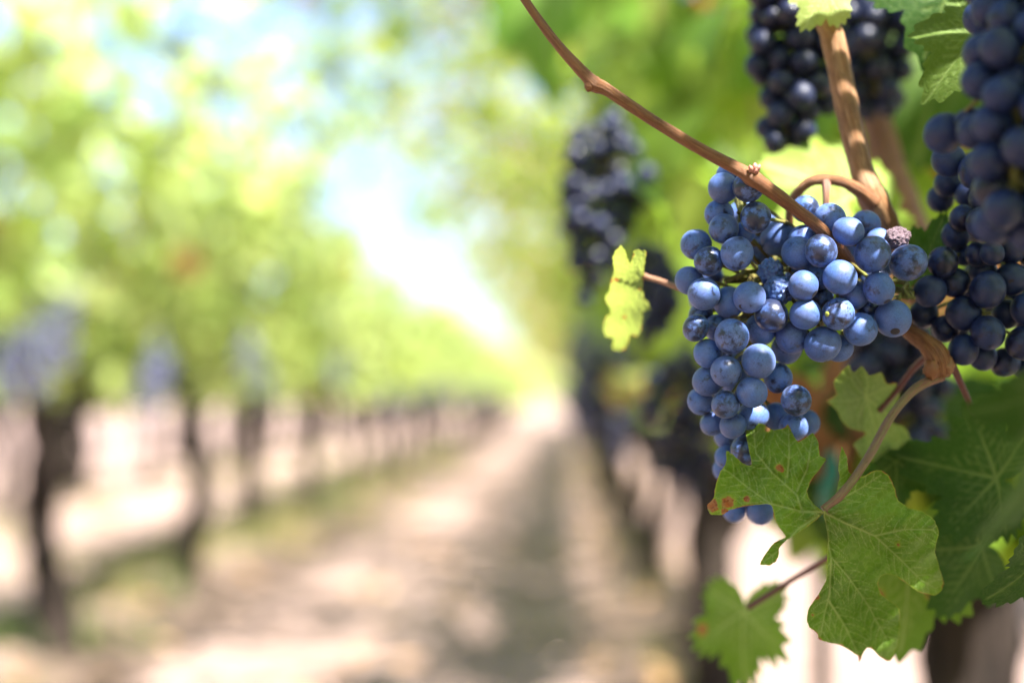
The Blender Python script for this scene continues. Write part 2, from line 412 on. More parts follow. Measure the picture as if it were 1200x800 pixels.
def solve_depth(tr, surf):
    """traced berries (px,py,rpx,layer) -> 3-D centres: each keeps its sight line, overlaps are pushed away from the viewer"""
    d = [surf(t[0], t[1]) + .006 * t[3] for t in tr]
    for it in range(160):
        moved = False
        pos = [np.array(P(t[0], t[1], dd)) for t, dd in zip(tr, d)]
        for i in range(len(tr)):
            for j in range(i + 1, len(tr)):
                px = math.hypot(tr[i][0] - tr[j][0], tr[i][1] - tr[j][1])
                if px > tr[i][2] + tr[j][2]: continue
                ri, rj = tr[i][2] * d[i] / FX, tr[j][2] * d[j] / FX
                if np.linalg.norm(pos[i] - pos[j]) < .95 * (ri + rj):
                    k = i if (tr[i][3], d[i]) > (tr[j][3], d[j]) else j
                    d[k] += .0008; pos[k] = np.array(P(tr[k][0], tr[k][1], d[k])); moved = True
        if not moved: break
    return [(np.array(P(t[0], t[1], dd)), t[2] * dd / FX) for t, dd in zip(tr, d)]
def darts(axis, rad, r, n_, seed, taken=(), tries=6000, shell=.45, sep=1.72, ok=None):
    g = np.random.default_rng(seed); out = []; A = np.array([list(a) for a in axis]); ctr = [c for c, _ in taken]
    seglen = np.linalg.norm(np.diff(A, axis=0), axis=1); cum = np.concatenate([[0], np.cumsum(seglen)])
    for _ in range(tries):
        if len(out) >= n_: break
        s = g.uniform(0, cum[-1]); i = min(np.searchsorted(cum, s, 'right') - 1, len(A) - 2); t = (s - cum[i]) / seglen[i]
        c = A[i] * (1 - t) + A[i + 1] * t; Rr = rad[i] * (1 - t) + rad[i + 1] * t
        v = g.normal(0, 1, 3); v /= np.linalg.norm(v)
        p_ = c + v * Rr * (shell + (1 - shell) * g.random() ** .5)
        rr = r * g.uniform(.88, 1.08)
        if ok and not ok(p_): continue
        allc = ctr + [q for q, _ in out]
        if allc and np.min(np.linalg.norm(np.array(allc) - p_, axis=1)) < sep * r: continue
        out.append((p_, rr))
    return out
def put_berry(root, me, pos, r, axis_dir, name='berry', sq=None):
    o = obj(name, me, root, Vector(pos) - root.location)
    q = Vector(axis_dir).to_track_quat('-Z', 'Y') @ Quaternion((0, 0, 1), rnd.uniform(0, 6.28))
    o.rotation_euler = q.to_euler()
    s = sq or (rnd.uniform(.97, 1.05), rnd.uniform(.97, 1.05), rnd.uniform(.95, 1.08))
    o.scale = (r * s[0], r * s[1], r * s[2]); return o
def stems(root, berries, axis, peduncle=None, r=.0011, mat=None):
    """rachis plus a pedicel to every berry: one mesh"""
    A = np.array([list(a) for a in axis]); parts = [tube(A, [r * 1.7] * len(A), 8, 5)]
    dense = catmull(A, 12)
    for c, br in berries:
        j = int(np.argmin(np.linalg.norm(dense - (c + np.array([0, 0, br * 1.5])), axis=1)))
        a = dense[j]; mid = (a + c) / 2 + np.array([0, 0, .002])
        parts.append(tube([a, mid, c], [r * .8, r * .65, r * .75], 6, 3))
    V, F = merge(parts); L = np.array(root.location)
    return obj('stem', mesh_from('stem', V - L, F, mat or M_rachis), root)
def grow_dir(c, berries_ctr): 
    d = np.array(c) - berries_ctr + np.array([0, 0, -.012]); return d / (np.linalg.norm(d) + 1e-9) + npr.normal(0, .6, 3) + np.array([0, 1.3, -.6])

# --- main bunch, traced from the photo: x, y, radius in px, layer (0 = nothing in front of it)
TR = [(847.5,220,18,0),(855,205,16,1),(877,219,18.5,0),(843,251,17,1),(848,268,17.5,0),(886,255,18.5,0),(911,279,20,1),(816,287,18,1),(872,273,14,2),
 (831,306,17.5,0),(863.5,297,19,0),(887,293,17,2),(808,329,17,1),(824.5,344,19,0),(854,354,18,1),(878.5,348,18.5,0),(904,370,19,0),
 (935.5,296,19.5,0),(941.5,334.7,17.5,0),(821,370,15,2),(815.5,384,16,0),(840,384,15,2),(857.5,394,20,0),(891,386,18,1),(829.5,414,16.5,0),(851,435,18.5,0),
 (889,423,20,0),(928,395.5,18.5,0),(922,408,19,1),(829,447,17,1),(821,470,15.5,1),(850,474,17,0),(881,459.5,18.5,0),(912,443,17,2),(933,469,18,0),(882.5,487,17.5,1),
 (835,496,15,1),(859,498,15.5,0),(851,512,14,2),(912,488,16,2),(930,500,17,0),(946,495,15,2),(907,499,15,2),(874,527,17,0),(851,535,14,1),(849,550,13.5,1),
 (861,597,14,1),(891,600,15.5,0),(870,560,16,1),(897,558,16,1),(878,583,15,2),(906,578,15,2),(902,530,16,2),(924,532,15,2),
 (944,245,15.5,1),(973,257,18,1),(994,271,18,0),(1015,264,17,1),(1029,281,13.5,1),(941,281,17,1),(949,291,16,2),(963,294,18.5,0),(1022.5,298,21,0),
 (984,325,20.5,0),(942,320,15,2),(961,325,15,2),(963,350,14,2),(944,368.5,18,0),(982,368,18.5,0),(1000,346,17,1),(1030,338,18,0),(964.5,403,21,0),(983,408,16,1),
 (1009,386,20,0),(1046.5,373,21,0),(1018,362,15,2),(1064.5,308,21,0)]
WR = [(903,318,14,1),(912,341,16,0)]
RAISIN = (1052, 279, 14.5, 0)
def surf_main(px, py):
    wy = np.interp(py, [200, 240, 300, 400, 470, 540, 610], [34, 52, 68, 66, 58, 42, 30]); cx = np.interp(py, [200, 300, 420, 610], [868, 868, 878, 880])
    a = max(0, 1 - ((px - cx) / (wy + 22)) ** 2); b = max(0, 1 - ((px - 985) / 105) ** 2 - ((py - 330) / 105) ** 2)
    return .533 + max(0, py - 470) / 120 * .034 - max(.020 * math.sqrt(a), .024 * math.sqrt(max(b, 0)))
sol = solve_depth(TR + WR + [RAISIN], surf_main)
nT = len(TR)
root_main = empty('grape_cluster', P(968, 236, .545))
tag(root_main, 'sharp blue grape bunch with frosty bloom, hanging partly behind the lobed green leaf', 'grapes')
axis_main = [P(968, 262, .548), P(930, 300, .552), P(885, 350, .552), P(878, 430, .552), P(880, 500, .552), P(882, 580, .548)]
axis_b = [P(968, 262, .548), P(985, 320, .552), P(1010, 345, .552), P(1040, 350, .550)]
ctr_main = np.mean([s_[0] for s_ in sol], axis=0)
def nearest_axis(c):
    D = catmull(axis_main, 8); E = catmull(axis_b, 8); D = np.concatenate([D, E]); return D[np.argmin(np.linalg.norm(D - c, axis=1))]
back = darts([P(875, 250, .556), P(868, 330, .558), P(872, 430, .558), P(880, 540, .554)], [.012, .017, .016, .010], .0060, 17, 3, sol, shell=.0, sep=1.35)
back += darts([P(935, 310, .558), P(1030, 345, .558)], [.015, .014], .0060, 8, 4, sol + back, shell=0, sep=1.35)
allb = []
for i, (c, r_) in enumerate(sol[:nT]):
    put_berry(root_main, B_hi[i % 4], c, r_, grow_dir(c, nearest_axis(c))); allb.append((c, r_))
for i, (c, r_) in enumerate(back):
    put_berry(root_main, B_hi[i % 4], c, r_, grow_dir(c, nearest_axis(c))); allb.append((c, r_))
for k, (c, r_) in enumerate(sol[nT:nT + 2]):
    o = put_berry(root_main, (B_wr, B_wr2)[k], c, r_ * 1.12, grow_dir(c, ctr_main)); o['label'] = 'shrivelled wrinkled blue berry'; allb.append((c, r_))
o = put_berry(root_main, B_raisin, sol[-1][0], sol[-1][1] * .98, (0.2, -.5, -.3), 'raisin', (1.1, 1, .85)); o['label'] = 'pinkish grey raisin shrivelled on the bunch'; allb.append(sol[-1])
o = put_berry(root_main, B_unripe, P(971, 368, .508), .0014, (0, 0, -1), 'unripe_berry'); o['label'] = 'tiny green unripe berry'
stems(root_main, [b_ for b_ in allb if b_[0][0] < axis_main[0][0] - .004], axis_main)
st2 = stems(root_main, [b_ for b_ in allb if b_[0][0] >= axis_main[0][0] - .004], axis_b)
# little stem bits seen among the berries
ext = []
for (ax, ay, bx, by) in ((881, 322, 876, 334), (884, 323, 887, 335), (879, 320, 862, 326), (880, 318, 850, 330), (872, 238, 866, 250), (866, 236, 868, 262), (916, 318, 926, 316), (962, 385, 964, 374), (963, 375, 969, 369), (1058, 342, 1052, 352), (1066, 340, 1070, 350), (1052, 330, 1066, 350)):
    ext.append(tube([P(920, 330, .552), P(ax, ay, .538), P((ax + bx) / 2, (ay + by) / 2 - 1, .530), P(bx, by, .528)], [.0008, .0010, .0008, .0011], 7, 4))
V, F = merge(ext); obj('stem', mesh_from('stem', V - np.array(root_main.location), F, M_rachis), root_main)
# peduncle arching from the thick cane, with its pink branch into the bunch
def cane_obj(name, pts, rad, mat, root, seg=14, rough=.05, seed=0, n=8):
    V, F = tube(pts, rad, seg, n, rough, seed); return obj(name, mesh_from(name, V - np.array(root.location), F, mat, True, {'tube': tube_uv(pts, rad, seg, n)}), root)
cane_obj('peduncle', [P(1024, 238, .552), P(1006, 223, .549), P(987, 213, .546), P(968, 210, .545), P(950, 213, .546), P(936, 224, .549), P(927, 238, .554), P(925, 262, .558)], [.0034, .0026, .0021, .0022, .0019, .0018, .0017, .0017], M_cane, root_main)
cane_obj('peduncle_branch', [P(968, 210, .545), P(968.5, 225, .543), P(968, 245, .543), P(967, 275, .546)], [.0020, .0015, .0013, .0014], M_pink, root_main)

# --- shaded bunch on the right
TR2 = [(1105,307,18.5,0),(1090,341,19.5,0),(1119,331,18,1),(1082,368,17,1),(1129,367,20,0),(1158,340,21,0),(1108,385,16,1),(1145,298,14,1),(1163,297,14.5,0),(1130,300,12,2),(1152,318,16,2),(1186,327,20,0),
 (1158,390,20,0),(1129,410,18,1),(1180,368,17,1),(1200,402,21,0),(1203,362,18,0),(1152,262,19.5,0),(1150,232,14,1),(1128,256,16,1),(1120,276,17,2),(1111,215,16,2),(1102,233,16,2),(1143,200,20,0),(1112,188,20,0),
 (1152,418,17,2),(1185,290,19,1),(1190,250,19,1),(1175,225,18,1),(1178,425,18,2),(1205,430,18,2),(1215,300,19,1),(1222,340,19,1),(1220,250,19,1),(1135,228,15,2),(1225,385,19,1),(1200,210,19,1),(1165,180,18,1)]
sol2 = solve_depth(TR2, lambda x, y: .545 - .018 * math.sqrt(max(0, 1 - ((x - 1165) / 110) ** 2)))
root_sh = empty('grape_cluster', P(1180, 170, .57))
tag(root_sh, 'dark blue bunch in shade at the right edge, beside the sharp bunch', 'grapes')
axis2 = [P(1180, 170, .57), P(1165, 260, .572), P(1150, 330, .574), P(1150, 410, .572)]
back2 = darts([P(1170, 230, .585), P(1160, 330, .585), P(1150, 400, .58)], [.014, .018, .014], .0058, 16, 5, sol2, shell=0)
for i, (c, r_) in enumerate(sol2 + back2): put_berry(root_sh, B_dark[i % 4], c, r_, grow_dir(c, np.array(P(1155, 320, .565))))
stems(root_sh, sol2 + back2, axis2)

def bunch(label, axis, rad, r, n_, seed, meshes, extra=(), ok=None, shell=.45):
    root = empty('grape_cluster', axis[0]); tag(root, label, 'grapes')
    bs = list(extra) + darts(axis, rad, r, n_, seed, list(extra), ok=ok, shell=shell); ctr = np.mean([np.array(a) for a in axis], axis=0)
    for i, (c, r_) in enumerate(bs): put_berry(root, meshes[i % 4], c, r_, grow_dir(c, ctr))
    stems(root, bs, axis); return root
# near dark bunch, top right, closer to the lens
near_b = [(np.array(P(1149, 23, .475)), .0058), (np.array(P(1190, 30, .47)), .006), (np.array(P(1152, 62, .45)), .0062), (np.array(P(1158, 96, .44)), .0062), (np.array(P(1107, 156, .455)), .0064), (np.array(P(1138, 150, .45)), .0062), (np.array(P(1180, 70, .44)), .0062)]
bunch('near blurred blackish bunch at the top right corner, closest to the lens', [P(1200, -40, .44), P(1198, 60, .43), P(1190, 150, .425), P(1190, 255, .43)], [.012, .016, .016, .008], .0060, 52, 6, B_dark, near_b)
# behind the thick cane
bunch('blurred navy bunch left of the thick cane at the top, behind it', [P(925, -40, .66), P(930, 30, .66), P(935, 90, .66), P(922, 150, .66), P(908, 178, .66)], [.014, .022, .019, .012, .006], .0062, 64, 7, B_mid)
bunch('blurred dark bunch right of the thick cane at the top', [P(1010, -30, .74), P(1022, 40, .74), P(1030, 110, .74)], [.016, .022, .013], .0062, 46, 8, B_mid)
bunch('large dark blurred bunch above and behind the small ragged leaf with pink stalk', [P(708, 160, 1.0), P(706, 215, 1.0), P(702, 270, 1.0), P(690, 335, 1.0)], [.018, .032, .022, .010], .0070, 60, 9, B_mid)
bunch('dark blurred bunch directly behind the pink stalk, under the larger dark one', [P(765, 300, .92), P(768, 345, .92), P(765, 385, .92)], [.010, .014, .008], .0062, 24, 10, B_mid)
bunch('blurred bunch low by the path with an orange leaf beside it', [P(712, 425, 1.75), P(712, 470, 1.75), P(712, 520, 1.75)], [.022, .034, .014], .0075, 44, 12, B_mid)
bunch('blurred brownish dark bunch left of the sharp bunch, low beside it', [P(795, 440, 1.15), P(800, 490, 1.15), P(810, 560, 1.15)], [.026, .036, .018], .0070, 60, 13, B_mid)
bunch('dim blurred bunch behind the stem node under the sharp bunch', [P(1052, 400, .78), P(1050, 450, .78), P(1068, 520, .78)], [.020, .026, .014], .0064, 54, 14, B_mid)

# ------------------------------------------------------------------ near vine: canes, leaves
near = empty('grapevine', (0.36, 1.28, 0))
tag(near, 'nearest grapevine, with brown canes and large lobed leaves around the sharp grapes', 'vine')
NL = np.array(near.location)
CANE_PTS = [(590,-40,.500),(615,0,.499),(650,48,.498),(686,88,.496),(697,99,.496),(712,106,.496),(760,138,.496),(820,174,.497),(868,200,.498),(881,208,.498),(894,217,.499),(930,243,.506),(968,274,.520),(1000,312,.545),(1034,352,.552),(1064,386,.542),(1085,402,.535),(1098,418,.532),(1102,438,.534)]
c1 = cane_obj('cane', [P(*q) for q in CANE_PTS], [.0014,.0015,.0017,.0022,.0028,.0022,.0020,.0021,.0024,.0030,.0026,.0023,.0023,.0025,.0028,.0031,.0036,.0048,.0036], M_cane, near, 18, .04, 3)
c1['label'] = 'thin reddish brown cane crossing diagonally down to the sharp grapes'
# bud and torn stipule on the nodes
def knob(px, py, d, r, seed, mat, name='bud'):
    V, F = sphere(24, 18, .35, seed, False); o = obj(name, mesh_from(name, V * [r, r, r * 1.25], F, mat), near, P(px, py, d) - near.location); return o
bp = []
for k, (dx, dy) in enumerate(((-6, -9), (1, -12), (7, -10), (3, -6))):
    bp.append(tube([P(884, 203, .497), P(884 + dx * .6, 203 + dy * .6, .495), P(884 + dx, 203 + dy, .495)], [.0012, .0010, .0003], 8, 4, .3, k))
V, F = merge(bp); o = obj('bud', mesh_from('bud', V - NL, F, M_pink), near); o['label'] = 'torn pinkish bud scales on the cane above the grapes'
knob(690, 101, .495, .0016, 2, M_cane); knob(1092, 432, .530, .0032, 6, M_cane); knob(1108, 428, .532, .0036, 7, M_cane_thick, 'node')
THK = [(925,-190,.58),(945,-80,.57),(958,0,.565),(974,38,.562),(986,95,.560),(999,155,.558),(1010,200,.556),(1021,228,.555),(1034,252,.557),(1046,275,.562),(1062,310,.572),(1075,350,.58)]
c2 = cane_obj('cane', [P(*q) for q in THK], [.0048,.0048,.0046,.0047,.0047,.0046,.0045,.0058,.0050,.0042,.0042,.0042], M_cane_thick, near, 22, .05, 5)
c2['label'] = 'thick tan cane rising to the top edge, splashed with sun'
c3 = cane_obj('cane', [P(1005, 60, .80), P(1025, 130, .78), P(1040, 190, .76), P(1055, 240, .75), P(1068, 290, .75), P(1075, 350, .76)], [.008, .0085, .0085, .010, .012, .012], M_cane, near, 18, .08, 6)
c3['label'] = 'blurred reddish cane behind the thick tan one'
PET = [(1104,440,.534),(1078,452,.530),(1058,470,.525),(1040,495,.520),(1022,528,.512),(1004,556,.505),(985,580,.501),(966,598,.500)]
cane_obj('petiole', [P(*q) for q in PET], [.0020,.0018,.0016,.0016,.0016,.0015,.0016,.0020], M_pet, near, 14, .03, 7)
cane_obj('petiole', [P(1088, 416, .545), P(1070, 432, .555), P(1052, 456, .56), P(1030, 482, .562)], [.0015, .0013, .0012, .0012], M_purple, near, 12, .03, 8)
cane_obj('petiole', [P(1112, 418, .535), P(1122, 440, .54), P(1132, 462, .55), P(1150, 500, .57)], [.0015, .0013, .0012, .0012], M_purple, near, 12, .03, 9)
cane_obj('petiole', [P(752, 322, .555), P(760, 325, .553), P(776, 330, .550), P(802, 340, .545), P(830, 352, .556)], [.0012, .0011, .0011, .0011, .0011], M_pink, near, 12, .03, 10)
cane_obj('petiole', [P(1010, 628, .56), P(968, 655, .585), P(930, 678, .60), P(876, 712, .60)], [.0013, .0012, .0012, .0013], M_purple, near, 12, .03, 11)

# thin unseen tubes added above the frame to band the thick cane with shade
for k, (px, py) in enumerate(((982, 78), (995, 136), (998, 150), (1013, 208))):
    c_ = P(px, py, .556) + SUN * (.155 + .012 * k)
    a_ = (RGT - SUN * RGT.dot(SUN)).normalized()
    cane_obj('cane', [c_ - a_ * .02 + SUN * .03, c_ - a_ * .012, c_ + a_ * .05, c_ + a_ * .16 + SUN * .03], [.0026, .0032, .0034, .0040], M_cane, near, 10, .05, 40 + k)
# --- the sharp leaf: outline -> dense, bent sheet with its veins; L = 2x photo px from (780,400)
def smooth_poly(pts, n_=4, jag=0.0, seed=0):
    g = np.random.default_rng(seed); A = [np.array(p_, float) for p_ in pts]; m = len(A); out = []
    for i in range(m):
        p0, p1, p2, p3 = A[i - 1], A[i], A[(i + 1) % m], A[(i + 2) % m]
        for k in range(n_):
            t = k / n_; lin = p1 * (1 - t) + p2 * t
            cm = .5 * ((2 * p1) + (-p0 + p2) * t + (2 * p0 - 5 * p1 + 4 * p2 - p3) * t * t + (-p0 + 3 * p1 - 3 * p2 + p3) * t ** 3)
            out.append(lin * .35 + cm * .65 + g.normal(0, jag, 2))
    return np.array(out)
def inside(poly, q):
    x, y = q[:, 0], q[:, 1]; res = np.zeros(len(q), bool); m = len(poly)
    for i in range(m):
        x1, y1 = poly[i]; x2, y2 = poly[(i + 1) % m]
        cnd = ((y1 > y) != (y2 > y)) & (x < (x2 - x1) * (y - y1) / (y2 - y1 + 1e-12) + x1); res ^= cnd
    return res
def seg_dist(q, a, b):
    a, b = np.array(a, float), np.array(b, float); ab = b - a; t = np.clip(((q - a) @ ab) / (ab @ ab + 1e-9), 0, 1)
    return np.linalg.norm(q - (a + t[:, None] * ab), axis=1), t
def traced_leaf(name, polys, depth, veins, to_px, mat, brown=(), step=2.6, sec=26, vw=2.3, scale=1.5e-4, zoff=0.0, yellow=.1, label=None, jag=.6):
    """polys share the petiole point; depth(x,y) gives the sheet's distance; veins: polylines"""
    allV, allF, allU, allT, allN = [], [], [], [], []; off = 0
    segs = []
    for vn in veins:
        vn = [np.array(v_, float) for v_ in vn]; tot = len(vn) - 1
        for i in range(tot): segs.append((vn[i], vn[i + 1], 1 - .55 * i / tot, 1 - .55 * (i + 1) / tot))
        cum = 0; side = 1
        for i in range(tot):
            d_ = vn[i + 1] - vn[i]; L = np.linalg.norm(d_); d_ = d_ / L; s = sec * .5
            while s < L:
                for sd in (1, -1):
                    a_ = math.radians(48) * sd; dr = np.array([d_[0] * math.cos(a_) - d_[1] * math.sin(a_), d_[0] * math.sin(a_) + d_[1] * math.cos(a_)])
                    st_ = vn[i] + d_ * s; m_ = st_ + dr * sec * 1.0; e_ = m_ + (dr * .85 + d_ * .35) * sec * 1.0
                    segs.append((st_, m_, .40, .30)); segs.append((m_, e_, .30, .12))
                s += sec * rnd.uniform(.85, 1.15)
    for poly in polys:
        B = smooth_poly(poly, 5, jag, 4); mn, mx_ = B.min(0), B.max(0)
        gx, gy = np.meshgrid(np.arange(mn[0], mx_[0], step), np.arange(mn[1], mx_[1], step)); gx[1::2] += step / 2
        G = np.stack([gx.ravel(), gy.ravel()], 1) + npr.normal(0, step * .06, (gx.size, 2)); G = G[inside(B, G)]
        dmin = np.min([seg_dist(G, B[i], B[(i + 1) % len(B)])[0] for i in range(len(B))], axis=0); G = G[dmin > step * .55]
        pts = np.concatenate([B, G]); ed = [(i, (i + 1) % len(B)) for i in range(len(B))]
        vo, _, fo, _, _, _ = delaunay_2d_cdt([Vector(p_) for p_ in pts], ed, [], 1, 1e-4)
        Q = np.array([tuple(v_) for v_ in vo]); tri = np.array([f_ for f_ in fo if len(f_) == 3])
        cen = Q[tri].mean(1); tri = tri[inside(B, cen)]
        ve = np.zeros(len(Q))
        for a, b, w0, w1 in segs:
            dd, t = seg_dist(Q, a, b); wd = vw * (w0 + (w1 - w0) * t)
            ve = np.maximum(ve, np.clip(1.35 - dd / (wd + .35), 0, 1) * (.45 + .55 * (w0 + (w1 - w0) * t)))
        ridge = np.zeros(len(Q))
        for a, b, w0, w1 in segs: 
            dd, t = seg_dist(Q, a, b); ridge = np.maximum(ridge, np.exp(-(dd / 7) ** 2) * w0)
        dep = np.array([depth(x, y) for x, y in Q]) + ridge * .0016
        px, py = to_px(Q[:, 0], Q[:, 1])
        W = np.array([list(P(a, b, d_)) for a, b, d_ in zip(px, py, dep)])
        T = np.zeros((len(Q), 3)); T[:, 0] = yellow; T[:, 1] = .5
        for bx, by, br, st_ in brown: T[:, 2] = np.maximum(T[:, 2], st_ * np.clip(1.3 - np.hypot(Q[:, 0] - bx, Q[:, 1] - by) / br, 0, 1))
        bd = np.min([seg_dist(Q, B[i], B[(i + 1) % len(B)])[0] for i in range(len(B))], axis=0)
        T[:, 0] = np.maximum(T[:, 0], .55 * np.exp(-(bd / 2.2) ** 2))
        rim = np.array([mnoise.noise(Vector((x * .02, y * .02, 3.3))) for x, y in Q]); T[:, 2] = np.maximum(T[:, 2], np.clip(rim * 3, 0, 1) * np.exp(-(bd / 3.2) ** 2) * .75)
        allV.append(W); allF.append(tri + off); off += len(Q); allU.append(Q * scale); allT.append(T); allN.append(ve)
    V = np.concatenate(allV); F = np.concatenate(allF)
    me = mesh_from(name, V - NL, F, mat, True, {'tint': np.concatenate(allT), 'vein': np.concatenate(allN)}, np.concatenate(allU))
    o = obj(name, me, near)
    if label: o['label'] = label
    return o, V, F
J = (370, 400)
LEFT = [J,(345,378),(332,352),(344,322),(376,277),(362,268),(358,237),(344,214),(312,236),(288,195),(276,203),(250,206),(225,192),(203,188),(189,200),(191,235),(202,288),(182,286),(160,266),(143,256),(141,285),(126,310),(116,340),(113,366),(97,385),(106,405),(135,405),(152,394),(200,384),(246,382),(256,416),(270,440),(282,458),(256,470),(232,500),(221,521),(245,524),(263,510),(269,481),(292,461),(322,441),(355,416)]
RIGHT = [J,(374,420),(380,450),(379,500),(376,560),(352,600),(333,630),(333,663),(355,684),(361,699),(410,711),(450,735),(453,751),(465,725),(480,717),(508,742),(528,747),(545,705),(550,642),(545,620),(506,592),(499,562),(510,546),(540,549),(590,585),(630,594),(648,580),(650,555),(631,492),(640,452),(632,420),(606,400),(572,390),(546,372),(536,340),(520,310),(495,301),(455,318),(430,306),(426,276),(413,246),(405,290),(408,320),(396,368),(380,388)]
def depth_hero(x, y):
    if x < 372 and y < 470 and not (x > 360 and y > 402):
        u, v_ = (370 - x) / 270, (400 - y) / 210
        return .497 + .022 * max(v_, -.5) + .006 * u + .0016 * math.sin(x * .045) + .0014 * math.sin(y * .06 + 1) + .0009 * math.sin(x * .11 + y * .09)
    if x < 372 and y >= 402 and x < 330 and y < 530:
        return .499 - .004 * (y - 400) / 120
    u, v_ = (x - 370) / 280, (y - 400) / 350
    return .500 + .016 * max(0, u) + .036 * max(0, v_) ** 1.2 - .006 * min(0, v_) + .0022 * math.sin(x * .032 + y * .01) + .0018 * math.sin(y * .04 - x * .012) + .0009 * math.sin(x * .09 + y * .1)
VEINS = [[J,(318,398),(247,380),(193,342),(148,306),(128,296)],[(247,380),(200,386),(120,398)],[(318,392),(308,360),(250,308),(212,262),(206,205)],[(308,350),(332,298),(340,250),(345,222)],[(285,318),(290,260),(288,205)],[J,(310,440),(262,492),(230,516)],
         [J,(420,425),(490,455),(545,505),(600,560),(640,582)],[(490,455),(560,440),(630,440)],[J,(405,372),(455,345),(505,312)],[J,(380,470),(388,505),(425,548),(470,610),(520,700)],[(388,505),(384,590),(372,640),(362,690)],[(384,610),(420,665),(452,735)],[J,(402,340),(411,262)]]
to_hero = lambda x, y: (780 + x / 2, 400 + y / 2)
HERO_BROWN = [(108,384,22,1),(146,378,22,.9),(140,400,16,.9),(192,370,12,.9),(265,295,11,1),(272,300,8,1),(240,204,10,1),(112,350,7,.8),(354,598,9,1),(375,514,7,1),(360,698,8,1),(412,714,8,1),(452,742,10,1),(262,512,6,.9),(545,474,10,.6),(480,719,6,.8),(345,640,6,.6)]
hero, heroV, heroF = traced_leaf('leaf', [LEFT, RIGHT], depth_hero, VEINS, to_hero, M_leaf_hero, HERO_BROWN, label='sharp green lobed leaf with pale veins and a rust red tip, in front of the grapes')

# leaf behind its petiole, paler on the left
L3 = [(430,225),(432,180),(420,110),(432,70),(450,58),(470,85),(500,72),(515,92),(540,96),(545,130),(562,150),(548,185),(545,215),(570,250),(576,300),(560,330),(530,345),(505,320),(480,290),(470,262),(445,245),(420,225),(395,190),(378,140),(392,110),(415,75)]
L3 = [(470,215),(425,200),(400,160),(376,140),(400,125),(394,95),(428,55),(440,72),(462,58),(478,80),(505,72),(520,98),(540,98),(548,128),(540,150),(532,190),(560,200),(580,240),(575,290),(552,330),(520,320),(500,305),(485,280),(462,276),(440,240)]
V3 = [[(470,130),(440,100),(428,60)],[(470,130),(430,140),(385,140)],[(470,130),(450,180),(455,230)],[(470,130),(490,200),(510,290)],[(470,130),(520,170),(565,260)],[(470,130),(510,110),(540,105)],[(470,130),(475,100),(465,65)]]
def d3(x, y): return .560 + .010 * abs(x - 465) / 100 + .00012 * (y - 180) + .0016 * math.sin(x * .05) + .0016 * math.sin(y * .045)
traced_leaf('leaf', [L3], d3, V3, to_hero, M_leaf_pale, (), step=4, label='soft yellowish green leaf behind the petiole under the grapes', yellow=.0)

# other close leaves: a palmate sheet placed by its petiole point and its tip
def close_leaf(label, a, b, nrm, mat, seed, width=1.0, cup=.14, wave=.14, fold=.22, tint=(.1, .5), nang=170, nring=16, brown=0, tooth=.055):
    A, Bt = P(*a), P(*b); L = (Bt - A).length / leaf_r(0, .05)
    V, F = leaf_template(nang, nring, seed, tooth, cup, wave, fold)
    Rm = basis(np.array(RGT * nrm[0] + UPV * nrm[1] - FWD * nrm[2]), np.array((Bt - A).normalized()))
    # keep the tip direction exact, tilt the normal
    Y = np.array((Bt - A).normalized()); Z = np.array(RGT * nrm[0] + UPV * nrm[1] - FWD * nrm[2]); Z = Z - Y * Z.dot(Y); Z /= np.linalg.norm(Z); X = np.cross(Y, Z); Rm = np.stack([X, Y, Z], 1)
    U = V[:, :2] * L; ve = np.zeros(len(V)); Q = V[:, :2]
    for ang, ln in ((0, .95), (54, .88), (-54, .88), (112, .68), (-112, .68)):
        e = np.array([math.sin(R(ang)), math.cos(R(ang))]); dd, t = seg_dist(Q, (0, 0), e * ln); ve = np.maximum(ve, np.clip(1.3 - dd / (.022 * (1.2 - t)), 0, 1))
        for s in np.arange(.15, .85, .13):
            for sd in (50, -50):
                e2 = np.array([math.sin(R(ang + sd)), math.cos(R(ang + sd))]); dd, t = seg_dist(Q, e * ln * s, e * ln * s + e2 * .32 * (1.1 - s)); ve = np.maximum(ve, .55 * np.clip(1.3 - dd / .014, 0, 1))
    W = (V * [L * width, L, L]) @ Rm.T + np.array(A)
    T = np.tile((tint[0], tint[1], 0.0), (len(V), 1))
    if brown:
        g = np.random.default_rng(seed)
        for _ in range(brown):
            th = g.uniform(-2, 2); c_ = np.array([math.sin(th), math.cos(th)]) * leaf_r(th) * g.uniform(.55, 1); T[:, 2] = np.maximum(T[:, 2], np.clip(1.3 - np.linalg.norm(Q - c_, axis=1) / g.uniform(.05, .13), 0, 1))
    o = obj('leaf', mesh_from('leaf', W - NL, F, mat, True, {'tint': T, 'vein': ve}, U), near); o['label'] = label
    CLOSE.append((W, F)); return o
CLOSE = []
close_leaf('blurred green leaf hanging at the bottom under the rust tipped leaf', (872, 716, .66), (862, 808, .65), (-.45, .25, .85), M_leaf_hero, 21, .85, tint=(.1, .6), brown=1, tooth=.12)
close_leaf('green leaf with reddish spots hanging behind the sharp leaf', (1065, 640, .60), (1066, 778, .59), (.1, .2, .95), M_leaf_hero, 22, .8, tint=(.1, .35), brown=2)
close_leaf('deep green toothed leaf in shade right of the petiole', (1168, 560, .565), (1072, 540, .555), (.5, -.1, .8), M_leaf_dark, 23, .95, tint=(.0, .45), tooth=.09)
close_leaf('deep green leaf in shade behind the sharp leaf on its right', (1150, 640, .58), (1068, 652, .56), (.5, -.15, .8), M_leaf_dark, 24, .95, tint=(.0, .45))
close_leaf('near blurred dark leaf at the right edge, lower one', (1215, 545, .385), (1160, 680, .395), (.7, -.2, .6), M_leaf_dark, 25, .7, tint=(.0, .55))
